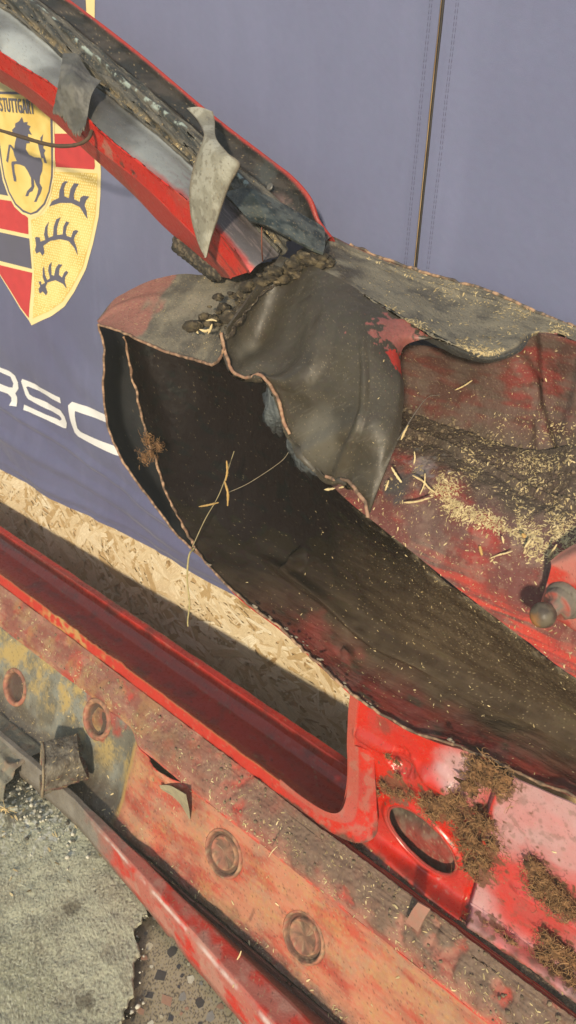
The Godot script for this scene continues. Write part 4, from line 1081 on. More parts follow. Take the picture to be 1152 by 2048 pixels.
	# flat dusty ledge below the window, its front rolled over
	sheet("window_ledge", car, [[v(-625,872,100), v(-616,886,60), v(-585,878,50), v(-537,867,45), v(-487,860,45), v(-444,857,45), v(-403,854,45), v(-371,847,45), v(-348,842,45), v(-319,837,45), v(-294,833,45), v(-222,822,45)],
		[v(-609,869,125), v(-573,874,100), v(-537,864,90), v(-495,855,85), v(-454,844,80), v(-415,838,80), v(-376,836,80), v(-352,838,70), v(-338,836,62), v(-312,834,60), v(-287,831,60), v(-217,821,60)],
		[v(-596,866,150), v(-514,863,155), v(-474,852,160), v(-431,842,163), v(-393,832,165), v(-366,826,155), v(-339,824,148), v(-325,829,118), v(-329,832,78), v(-305,832,73), v(-281,828,73), v(-212,821,73)],
		[v(-591,859,155), v(-510,856,160), v(-470,848,164), v(-428,838,168), v(-390,830,171), v(-361,819,161), v(-334,816,154), v(-321,822,124), v(-325,829,83), v(-302,831,78), v(-279,827,78), v(-210,819,78)],
		[v(-592,856,150), v(-517,848,150), v(-478,839,152), v(-437,828,152), v(-398,819,158), v(-368,809,150), v(-339,809,145), v(-321,817,118), v(-325,825,79), v(-303,828,75), v(-279,824,75), v(-211,817,75)]], 420, 160, M.dusty, func(p, u, t, _n):
		var c: Color = dusty.call(p, 1.0)
		c = c.lerp(Color(0.235, 0.205, 0.145), sm(0.46, 0.6, fb(p + Vector3.ONE, 20.0)) * 0.5)
		c = c.lerp(Color(0.05, 0.055, 0.06), sm(0.60, 0.72, t) * (1.0 - sm(0.70, 0.74, u)) * 0.9)
		c = c.lerp(Color(0.42, 0.13, 0.11), sm(0.66, 0.8, t) * sm(0.76, 0.80, u) * 0.8)
		c = c.lerp(Color(0.25, 0.03, 0.035), (1.0 - sm(0.0, 0.03, t)) * (1.0 - sm(0.25, 0.35, u)) * 0.8)
		c = c.lerp(SOIL, (1.0 - sm(0.10, 0.22, u)) * sm(0.3, 0.6, fb(p, 20.0)) * 0.9)
		return specks(c, p, 0.66), {"thick": 0.002, "disp": func(p, _u, t): return (fb(p, 14.0) - 0.5) * 0.004 * sm(0.0, 0.1, t) + (1.0 - sm(0.0, 0.03, absf(t - 0.10))) * 0.002})
	# ragged end of the ledge's outer edge
	cut_line(car, [v(-585,878,50), v(-537,868,45), v(-487,861,45), v(-444,857,45), v(-403,854,45), v(-348,843,45), v(-319,837,45), v(-294,834,45), v(-222,823,45)], 0.0022, 160, 0.9, Color(0.09, 0.08, 0.07))
	# packed earth where post, pillar and ledge meet
	var b := bag()
	for k in 170:
		var q := spot([v(-661,796,205), v(-650,813,188), v(-631,834,174), v(-608,856,162), v(-581,872,150), v(-576,881,135)], rng.randf())
		var e := 0.0025 + 0.0085 * pow(rng.randf(), 1.5)
		lump(b, q + Vector3(rng.randfn(0, 0.011), rng.randfn(-0.003, 0.002), rng.randfn(0, 0.009)), Vector3(e * rng.randf_range(0.8, 1.4), e * 0.6, e * rng.randf_range(0.8, 1.4)), 0.5, 220.0, func(p): return specks(Color(0.035, 0.027, 0.017).lerp(Color(0.12, 0.092, 0.052), sm(0.45, 0.68, fb(p, 80.0))), p, 0.6), 16)
	build(b, "packed_earth", M.earth, car).set_meta("kind", "stuff")

# ---------------------------------------------------------------- sloping window pillar
func pillar(car: Node3D) -> void:
	var p := thing_part("window_pillar", car)
	var a := [v(-1346,1265,80), v(-1053,1138,80), v(-920,1078,80), v(-786,1011,80), v(-689,967,80), v(-650,949,80), v(-623,929,80), v(-609,906,80), v(-595,886,70)]
	var b := [v(-1372,1253,100), v(-1067,1125,100), v(-957,1072,100), v(-850,1021,100), v(-754,973,100), v(-704,948,100), v(-667,929,100), v(-639,910,100), v(-604,893,110)]
	var c := [v(-1390,1237,140), v(-1116,1126,140), v(-998,1069,140), v(-898,1023,140), v(-808,982,140), v(-748,950,140), v(-699,925,140), v(-662,906,145), v(-611,878,150)]
	var d := [v(-1374,1201,185), v(-1072,1074,185), v(-960,1036,185), v(-876,990,185), v(-787,951,185), v(-724,924,185), v(-681,903,188), v(-646,880,188), v(-624,858,186)]
	var f := [v(-1445,1161,175), v(-1093,1054,175), v(-987,1016,175), v(-901,971,175), v(-814,934,175), v(-757,903,175), v(-716,882,178), v(-684,863,180), v(-662,845,178)]
	var g := [v(-1535,1147,145), v(-1144,1038,145), v(-1042,1001,145), v(-962,961,145), v(-872,917,145), v(-817,885,145), v(-777,865,145), v(-747,849,145), v(-714,834,145)]
	var h := [v(-1658,1139,90), v(-1217,1039,90), v(-1109,1006,90), v(-1016,965,90), v(-918,918,90), v(-860,879,90), v(-812,859,90), v(-784,843,90), v(-752,825,90)]
	var mid := func(x: Array, y: Array, k: float, up: Vector3) -> Array:
		var out := []
		for i in x.size(): out.append(x[i].lerp(y[i], k) + up)
		return out
	# outer red lip and black channel behind it
	sheet("gutter", p, [mid.call(a, b, 0.0, Vector3(0, -0.02, -0.012)), a, mid.call(a, b, 0.12, v(0, 1, 2)), mid.call(a, b, 0.35, v(0, -4, -2)), mid.call(a, b, 0.75, v(0, -7, -4)), b], 460, 60, M.satin, func(q, u, t, _n):
		var k := RED.lerp(Color(0.22, 0.012, 0.014), 0.5).lerp(DULL, fb(q, 20.0) * 0.5)
		k = k.lerp(Color(0.014, 0.012, 0.012).lerp(Color(0.042, 0.035, 0.03), sm(0.4, 0.7, along(q, 10.0, 40.0))), sm(0.34, 0.46, t + (fb(q, 16.0) - 0.5) * 0.1))
		k = k.lerp(Color(0.045, 0.05, 0.05), near(q, v(-689,952,85), 0.018, 0.5) * 0.9)
		k = k.lerp(Color(0.16, 0.10, 0.09), sm(0.66, 0.76, u) * sm(0.35, 0.5, t) * sm(0.4, 0.6, fb(q, 18.0)) * 0.8)
		return specks(k, q, 0.25))
	# layers of hardened window sealant between the channel and the grey face
	sheet("sealant", p, [b, mid.call(b, c, 0.15, v(0, 3, 3)), mid.call(b, c, 0.32, v(0, 9, 9)), mid.call(b, c, 0.5, v(0, 3, 4)), mid.call(b, c, 0.68, v(0, 5, 6)), mid.call(b, c, 0.85, v(0, -2, -2)), mid.call(b, c, 0.94, v(0, 3, 4)), c], 620, 110, M.dusty, func(q, u, t, _n):
		var k := Color(0.030, 0.033, 0.034).lerp(Color(0.105, 0.098, 0.082), sm(0.36, 0.62, fb(q, 30.0) * 0.3 + lean(q, 6.0, 70.0) * 0.7))
		k = k.lerp(Color(0.30, 0.36, 0.33), sm(0.52, 0.62, fb(q, 55.0)) * (1.0 - sm(0.02, 0.07, absf(t - 0.28 + 0.05 * sin(u * 14.0)))) * 0.9)
		k = k.lerp(Color(0.19, 0.15, 0.09), (1.0 - sm(0.05, 0.14, absf(t - 0.74))) * sm(0.42, 0.6, fb(q, 60.0)) * 0.85)
		k = k.lerp(Color(0.02, 0.021, 0.022), sm(0.90, 0.94, t) * sm(0.35, 0.5, fb(q, 14.0)))
		return specks(k, q, 0.5),
		{"disp": func(q, u, t): return (lean(q, 5.0, 50.0) - 0.5) * 0.009 + (fb(q, 50.0) - 0.5) * 0.001 - (1.0 - sm(0.03, 0.10, absf(t - 0.80))) * 0.003 + sm(0.30, 0.0, absf(t - 0.45)) * 0.003 * sin(u * 22.0 + fb(q, 9.0) * 9.0)})
	# grey face: thin paint over steel, scraped and smoky
	sheet("pillar_face", p, [c, mid.call(c, d, 0.12, v(0, -2, -1)), mid.call(c, d, 0.35, v(0, 1, 2)), mid.call(c, d, 0.7, v(0, 2, 3)), d], 560, 90, M.bare, func(q, u, t, _n):
		var k := Color(0.30, 0.31, 0.30).lerp(Color(0.20, 0.20, 0.19), sm(0.35, 0.65, fb(q, 10.0)))
		k = k.lerp(Color(0.085, 0.08, 0.075), near(q, v(-887,1015,170), 0.07, 0.5, 14.0) * 0.8)
		k = k.lerp(Color(0.11, 0.09, 0.095), sm(0.60, 0.74, u + (fb(q, 14.0) - 0.5) * 0.12) * 0.85)
		k = k.lerp(Color(0.26, 0.21, 0.21), sm(0.56, 0.64, along(q.rotated(Vector3.BACK, 0.66), 6.0, 160.0)) * sm(0.5, 0.62, u) * 0.7)
		k = k.lerp(Color(0.045, 0.045, 0.045), (1.0 - sm(0.05, 0.16, t + (along(q, 30.0, 90.0) - 0.5) * 0.12)) * 0.9)
		k = k.lerp(Color(0.62, 0.64, 0.60), near(q, v(-1042,1082,170), 0.05, 0.5, 14.0) * 0.5)
		k = k.lerp(Color(0.40, 0.06, 0.055), sm(0.80, 0.97, t + (fb(q, 20.0) - 0.5) * 0.22) * sm(0.40, 0.60, u))
		return specks(k, q, 0.2), {"disp": func(q, u, _t): return (fb(q, 9.0) - 0.5) * 0.004})
	var red_paint := func(q: Vector3, u: float, t: float, _n: Vector3) -> Color:
		var k := Color(0.52, 0.022, 0.013).lerp(Color(0.40, 0.05, 0.035), sm(0.45, 0.7, fb(q, 9.0)))
		k = k.lerp(Color(0.12, 0.035, 0.03), sm(0.50, 0.62, along(q.rotated(Vector3.BACK, 0.66), 8.0, 120.0)) * sm(0.72, 0.86, u) * 0.7)
		k = k.lerp(Color(0.62, 0.13, 0.09), (1.0 - sm(0.0, 0.12, t)) * 0.5)
		k = k.lerp(Color(0.12, 0.05, 0.035), near(q, v(-850,953,180), 0.007, 0.8, 160.0))
		k = k.lerp(Color(0.06, 0.04, 0.035), near(q, v(-826,943,180), 0.007, 0.4, 160.0))
		k = k.lerp(Color(0.34, 0.20, 0.15), near(q, v(-870,968,180), 0.012, 0.9, 120.0) * 0.7)
		return specks(k, q, 0.12)
	sheet("pillar_flange", p, [d, mid.call(d, f, 0.08, v(0, 1, 2)), f], 480, 40, M.gloss, red_paint, {"disp": func(q, _u, _t): return (fb(q, 14.0) - 0.5) * 0.003 - near(q, v(-826,943,180), 0.006, 0.3) * 0.003})
	sheet("pillar_flange", p, [f, mid.call(f, g, 0.06, v(0, -1, -1)), g, mid.call(g, h, 0.1, v(0, 0, -3)), h], 480, 40, M.satin, func(q, u, t, n): return red_paint.call(q, u, 1.0, n).lerp(Color(0.22, 0.05, 0.04), 0.45))
	# dark tape over the face, its lower end ragged
	var tape := func(u: float, t: float) -> Vector3:
		var top := [v(-974,1073,153), v(-952,1071,148), v(-927,1051,149), v(-905,1044,150)]
		var mid_ := [v(-939,1049,187), v(-913,1041,190), v(-898,1031,187), v(-892,1028,177)]
		var low := [v(-963,1007,186), v(-938,1000,188), v(-911,984,192), v(-890,992,193)]
		var q := spot([spot(top, u), spot(mid_, u), spot(low, u)], t)
		return q + Vector3(0.0, (fb(Vector3(u * 40.0, 0, 0), 1.0) - 0.5) * 0.012 * sm(0.9, 1.0, t), 0.004)
	sheet("tape_patch", p, tape, 60, 90, M.rubber, func(q, _u, t, _n): return Color(0.085, 0.083, 0.078).lerp(Color(0.14, 0.135, 0.12), sm(0.4, 0.65, fb(q, 26.0))).lerp(Color(0.2, 0.17, 0.12), sm(0.94, 1.0, t) * fb(q, 120.0)), {"thick": 0.0006, "disp": func(q, _u, _t): return (fb(q, 30.0) - 0.5) * 0.005})
	# stiff strip of old trim hanging off the pillar, twisted once
	sheet("peeling_strip", p, [[v(-790,1018,120), v(-766,1020,122), v(-747,1016,118)], [v(-753,1007,138), v(-738,1007,139), v(-732,1006,130)], [v(-702,996,178), v(-691,994,180), v(-685,993,176)], [v(-698,980,190), v(-665,982,203), v(-640,982,205)],
		[v(-703,962,195), v(-652,969,211), v(-615,973,214)], [v(-707,937,198), v(-662,944,212), v(-631,949,214)], [v(-700,910,203), v(-666,913,214), v(-643,925,214)], [v(-679,885,213), v(-665,888,217), v(-655,896,216)], [v(-667,873,215), v(-666,872,215), v(-664,874,215)]], 50, 150, M.dusty, func(q, u, t, _n):
		var k := Color(0.36, 0.345, 0.28).lerp(Color(0.24, 0.225, 0.175), sm(0.4, 0.65, fb(q, 26.0)))
		k = k.lerp(Color(0.13, 0.10, 0.065), (1.0 - sm(0.0, 0.09, minf(u, 1.0 - u) + (fb(q, 90.0) - 0.5) * 0.06)) * 0.8)
		k = k.lerp(Color(0.15, 0.13, 0.10), sm(0.62, 0.72, fb(q + Vector3.ONE, 80.0)) * 0.6)
		return specks(k, q, 0.25), {"thick": 0.0014})
	# glassy dark seal plate at the foot of the pillar
	sheet("seal_plate", p, [[v(-699,934,150), v(-660,941,148), v(-625,929,135), v(-599,916,122), v(-581,906,112), v(-577,900,112)], [v(-674,924,158), v(-635,926,158), v(-609,917,150), v(-582,903,140), v(-567,893,130), v(-562,892,130)], [v(-641,911,170), v(-615,908,168), v(-593,900,162), v(-575,892,154), v(-561,887,148), v(-552,885,146)]], 120, 50, M.gloss, func(q, _u, t, _n): return specks(Color(0.022, 0.030, 0.031).lerp(Color(0.075, 0.085, 0.08), sm(0.4, 0.65, along(q, 16.0, 60.0)) * 0.9), q, 0.4), {"thick": 0.003})
	# foam pad under the pillar
	var pad := bag()
	for s in 9:
		var t := s / 8.0
		lump(pad, v(-786,861,140).lerp(v(-714,839,150), t), v(14, 11, 9), 0.6, 60.0, func(q): return Color(0.035, 0.030, 0.024).lerp(Color(0.15, 0.12, 0.08), sm(0.5, 0.7, fb(q, 140.0))), 30)
	build(pad, "foam_pad", M.earth, p)
	var screw := bag()
	turned(screw, v(-673,938,98), Vector3(-0.1, 0.5, 0.85), [Vector2(0.0048, 0), Vector2(0.0048, 0.0014), Vector2(0.003, 0.002), Vector2(0.0, 0.0012)], 20, func(q, t): return Color(0.12, 0.12, 0.12).lerp(DUST, t * 0.5))
	build(screw, "washer", M.bare, p)

func thing_part(called: String, car: Node3D) -> Node3D:
	var o := Node3D.new()
	put(o, called, car)
	return o

func small_parts(car: Node3D) -> void:
	# red hinge bracket with a ball stud at the right
	var k := thing_part("hinge_bracket", car)
	sheet("plate", k, [[v(-207,674,238), v(-201,683,231), v(-191,694,226), v(-166,718,216)], [v(-204,670,242), v(-194,679,242), v(-183,689,242), v(-154,709,242)], [v(-206,648,238), v(-193,649,238), v(-176,651,238), v(-144,655,238)], [v(-209,627,234), v(-193,619,234), v(-172,614,234), v(-135,608,234)], [v(-215,609,211), v(-198,599,211), v(-177,595,211), v(-139,587,211)]], 90, 90, M.satin, func(p, _u, t, _n):
		var c := Color(0.50, 0.05, 0.035).lerp(Color(0.46, 0.16, 0.13), sm(0.4, 0.65, fb(p, 22.0)))
		return specks(c.lerp(DUST, (1.0 - sm(0.1, 0.3, t)) * 0.35), p, 0.3), {"thick": 0.004})
	var b := bag()
	var axis := (v(-191,642,276) - v(-185,647,248)).normalized()
	turned(b, v(-186,642,238), axis, [Vector2(0.0185, 0.0), Vector2(0.0185, 0.004), Vector2(0.0165, 0.006), Vector2(0.0150, 0.006), Vector2(0.0150, 0.012), Vector2(0.0135, 0.014), Vector2(0.0075, 0.0145), Vector2(0.006, 0.030), Vector2(0.0, 0.030)], 40, func(p, t):
		var c := Color(0.14, 0.12, 0.10).lerp(Color(0.42, 0.07, 0.05), sm(0.5, 0.62, t) * sm(0.4, 0.6, fb(p, 40.0)) * 0.8)
		return specks(c.lerp(DUST, sm(0.3, 0.7, fb(p, 70.0)) * 0.3), p, 0.3))
	build(b, "stud_base", M.dusty, k)
	var ball := bag()
	lump(ball, v(-191,642,276), Vector3.ONE * 0.0116, 0.05, 80.0, func(p):
		var c := Color(0.065, 0.05, 0.036).lerp(Color(0.125, 0.10, 0.07), sm(0.35, 0.65, fb(p, 90.0)))
		return c.lerp(Color(0.36, 0.16, 0.05), near(p, v(-195,638,285), 0.009, 0.4, 90.0) * 0.8), 36)
	build(ball, "ball_stud", M.satin, k)
	var dark := bag()
	bar(dark, [v(-175,618,221), v(-178,602,221), v(-177,585,221), v(-168,566,221)], 20, func(_t): return 0.004, 8, func(_t, p): return BLACK.lerp(DUST, fb(p, 90.0) * 0.6))
	build(dark, "rubber_seal", M.rubber, car)
	# thin torn strip that stands up behind the flap
	sheet("torn_tab", car, [[v(-440,693,270), v(-424,696,275)], [v(-455,698,262), v(-440,701,265)]], 8, 8, M.dusty, func(_p, _u, _t, _n): return DIRT)

# ---------------------------------------------------------------- loose things
func on_grid(called: String, u: float, t: float) -> Array:
	var g: Dictionary = grids[called]
	var i := clampi(int(u * (g.w - 1)), 0, g.w - 1)
	var j := clampi(int(t * (g.h - 1)), 0, g.h - 1)
	return [g.p[j * g.w + i], g.n[j * g.w + i]]

func lie(n: Vector3, turn: float, tilt := 0.0) -> Basis:
	var x := n.cross(Vector3(0.3, 0.4, 0.9)).normalized()
	return Basis(x, n, x.cross(n)).rotated(n, turn).rotated(x, tilt)

func scatter(called: String, label: String, category: String, list: Array, mesh: Mesh, mat: Material) -> void:
	var mm := MultiMesh.new()
	mm.transform_format = MultiMesh.TRANSFORM_3D
	mm.use_colors = true
	mm.mesh = mesh
	mm.instance_count = list.size()
	for k in list.size():
		mm.set_instance_transform(k, list[k][0])
		mm.set_instance_color(k, list[k][1])
	var o := MultiMeshInstance3D.new()
	o.multimesh = mm
	o.material_override = mat
	put(o, called)
	tag(o, label, category, "", "stuff")

func flake_mesh() -> ArrayMesh: # a sliver 1 long, bent a little
	var b := bag()
	for q in [[-0.5, 0.0, -0.12], [0.0, 0.10, -0.16], [0.5, 0.0, -0.05], [0.5, 0.0, 0.05], [0.0, 0.10, 0.16], [-0.5, 0.0, 0.12], [0.0, -0.08, 0.0]]:
		b.v.append(Vector3(q[0], q[1], q[2]))
		b.n.append(Vector3(q[0] * 0.3, -1.0 if q[1] < 0.0 else 1.0, q[2] * 2.0).normalized())
		b.c.append(Color.WHITE)
	b.i.append_array([0, 1, 5, 1, 4, 5, 1, 2, 4, 2, 3, 4, 0, 6, 1, 1, 6, 2, 5, 4, 6, 4, 3, 6, 0, 5, 6, 2, 6, 3])
	return mesh_of(b)

func crumb_mesh() -> ArrayMesh:
	var b := bag()
	lump(b, Vector3.ZERO, Vector3(0.5, 0.36, 0.42), 0.5, 3.0, func(_p): return Color.WHITE, 8)
	return mesh_of(b)

func debris() -> void:
	var chaff := []
	var crumbs := []
	var tone := func() -> Color: return Color(0.40, 0.29, 0.13).lerp(Color(0.66, 0.53, 0.29), rng.randf()) * rng.randf_range(0.65, 1.1)
	# [sheet, how many, where (u, t) -> chance, smallest, largest]
	for s in [
		["inner_shelf", 5200, func(u, t, p): return (1.0 - sm(0.0, 0.17, absf(t - 0.52 - 0.05 * sin(u * 9.0)))) * sm(0.22, 0.45, u) * sm(0.36, 0.58, fb(p, 22.0)) + 0.35 * sm(0.5, 0.6, t) * sm(0.46, 0.62, fb(p, 18.0)) * sm(0.3, 0.6, u) + 0.02, 0.0014, 0.0048],
		["back_panel", 500, func(u, t, p): return sm(0.55, 0.9, t) * sm(0.4, 0.6, u) * fb(p, 20.0) + 0.02, 0.0014, 0.004],
		["window_ledge", 1500, func(u, t, p): return (1.0 - sm(0.55, 0.68, t)) * sm(0.40, 0.6, fb(p, 17.0)) * sm(0.12, 0.3, u) * (0.3 + 1.2 * sm(0.35, 0.62, t)) + 0.01, 0.0014, 0.0046],
		["inner_skin", 700, func(u, t, p): return 0.15 * sm(0.3, 0.5, u) + sm(0.93, 1.0, t) * sm(0.45, 0.6, u), 0.001, 0.0036],
		["post_cap", 260, func(u, t, p): return sm(0.42, 0.6, fb(p, 20.0)) * sm(0.1, 0.3, u) * 0.8, 0.001, 0.003],
		["torn_flap", 24, func(u, t, p): return 0.4 * sm(0.4, 0.7, fb(p, 30.0)), 0.001, 0.0032],
		["sill_ledge", 1500, func(u, t, p): return 0.7 * sm(0.42, 0.62, fb(p, 20.0)) * sm(0.05, 0.3, t), 0.0016, 0.006],
		["sill_panel", 620, func(u, t, p): return 0.06 + 0.9 * sm(0.72, 0.95, t) * sm(0.4, 0.6, fb(p, 15.0)) + 0.3 * near(p, v(-966,38,290), 0.12, 0.6, 30.0), 0.0016, 0.007],
		["rocker_rail", 220, func(u, t, p): return (1.0 - sm(0.2, 0.4, t)) + 0.08, 0.0016, 0.006],
		["post_panel", 260, func(u, t, p): return sm(0.80, 0.95, t) * 0.9 + 0.02, 0.0014, 0.005],
		["sealant", 520, func(u, t, p): return (1.0 - sm(0.04, 0.12, absf(t - 0.76))) * sm(0.40, 0.55, fb(p, 30.0)), 0.0014, 0.0042],
		["jacking_tube", 120, func(u, t, p): return 0.4, 0.0015, 0.007],
		["floor_rail", 160, func(u, t, p): return 0.3, 0.0015, 0.006],
		["concrete_ground", 160, func(u, t, p): return near(p, v(-868,0,395), 0.16, 0.6, 20.0) * 0.8, 0.002, 0.012]]:
		var got := 0
		var tries := 0
		while got < s[1] and tries < s[1] * 40:
			tries += 1
			var u := rng.randf()
			var t := rng.randf()
			var at := on_grid(s[0], u, t)
			if rng.randf() > s[2].call(u, t, at[0]): continue
			if at[0].x < -1.6 and s[0] != "concrete_ground": continue
			got += 1
			var l: float = lerpf(s[3], s[4], pow(rng.randf(), 2.2))
			chaff.append([Transform3D(lie(at[1], rng.randf() * TAU, rng.randf_range(-0.35, 0.35)) * Basis.from_scale(Vector3(l, l * 0.45, l * rng.randf_range(0.6, 1.3))), at[0] + at[1] * l * 0.10), tone.call()])
	scatter("chaff", "fine straw chaff and sawdust lying over the dusty metal", "chaff", chaff, flake_mesh(), M.straw)
	for s in [["sill_ledge", 800, func(u, t, p): return (1.0 - sm(0.6, 0.9, t)) * sm(0.4, 0.55, fb(p, 18.0)) * sm(-1.2, -0.5, p.x), 0.0012, 0.006],
		["inner_shelf", 420, func(u, t, p): return sm(0.62, 0.75, t) * sm(0.4, 0.6, fb(p, 20.0)), 0.001, 0.006],
		["post_panel", 500, func(u, t, p): return sm(0.88, 0.96, t), 0.001, 0.005],
		["sealant", 120, func(u, t, p): return sm(0.45, 0.6, fb(p, 30.0)) * 0.6, 0.001, 0.004],
		["back_panel", 260, func(u, t, p): return sm(0.78, 0.95, t) * (1.0 - sm(0.4, 0.7, u)), 0.001, 0.007],
		["sill_panel", 500, func(u, t, p): return sm(0.82, 0.97, t), 0.001, 0.004]]:
		var got := 0
		var tries := 0
		while got < s[1] and tries < s[1] * 30:
			tries += 1
			var u := rng.randf()
			var t := rng.randf()
			var at := on_grid(s[0], u, t)
			if at[0].x < -1.6 or rng.randf() > s[2].call(u, t, at[0]): continue
			got += 1
			var l: float = lerpf(s[3], s[4], pow(rng.randf(), 4.5))
			crumbs.append([Transform3D(lie(at[1], rng.randf() * TAU) * Basis.from_scale(Vector3.ONE * l), at[0] + at[1] * l * 0.15), Color(0.12, 0.085, 0.055).lerp(Color(0.28, 0.21, 0.13), rng.randf())])
	scatter("soil_crumbs", "brown soil crumbs gathered on the ledges of the car body", "soil", crumbs, crumb_mesh(), M.earth)
	var grit := []
	for k in 520:
		var c: Vector3
		if k < 420: c = v(-918,0,390) + Vector3(rng.randfn(0.0, 0.05), 0.0, rng.randfn(0.0, 0.022)) + Vector3(1, 0, 0.30).normalized() * rng.randf_range(-0.10, 0.16)
		else:
			var z := rng.randf_range(0.42, 0.72)
			c = Vector3(edge_x(z) + rng.randfn(0.004, 0.009), -0.006, z)
		var l := 0.0012 + 0.007 * pow(rng.randf(), 5.0)
		grit.append([Transform3D(Basis.from_euler(Vector3(rng.randf(), rng.randf() * TAU, rng.randf())) * Basis.from_scale(Vector3.ONE * l), c + Vector3(0, l * 0.2, 0)), (Color(0.50, 0.47, 0.38) if rng.randf() < 0.82 else Color(0.10, 0.09, 0.07)) * rng.randf_range(0.7, 1.2)])
	scatter("concrete_crumbs", "pale concrete crumbs along the broken edges of the ground slab", "rubble", grit, crumb_mesh(), M.concrete)

func stick(called: String, label: String, category: String, pts: Array, r0: float, r1: float, col: Color, group := "") -> void:
	var b := bag()
	bar(b, pts, 14 * pts.size(), func(t): return lerpf(r0, r1, t) * (0.8 + 0.5 * fb(Vector3(t * 9.0, r0 * 999.0, pts[0].x * 50.0), 1.0)), 6, func(_t, p): return col * (0.75 + 0.5 * fb(p, 120.0)))
	var o := build(b, called, M.straw)
	tag(o, label, category, group)

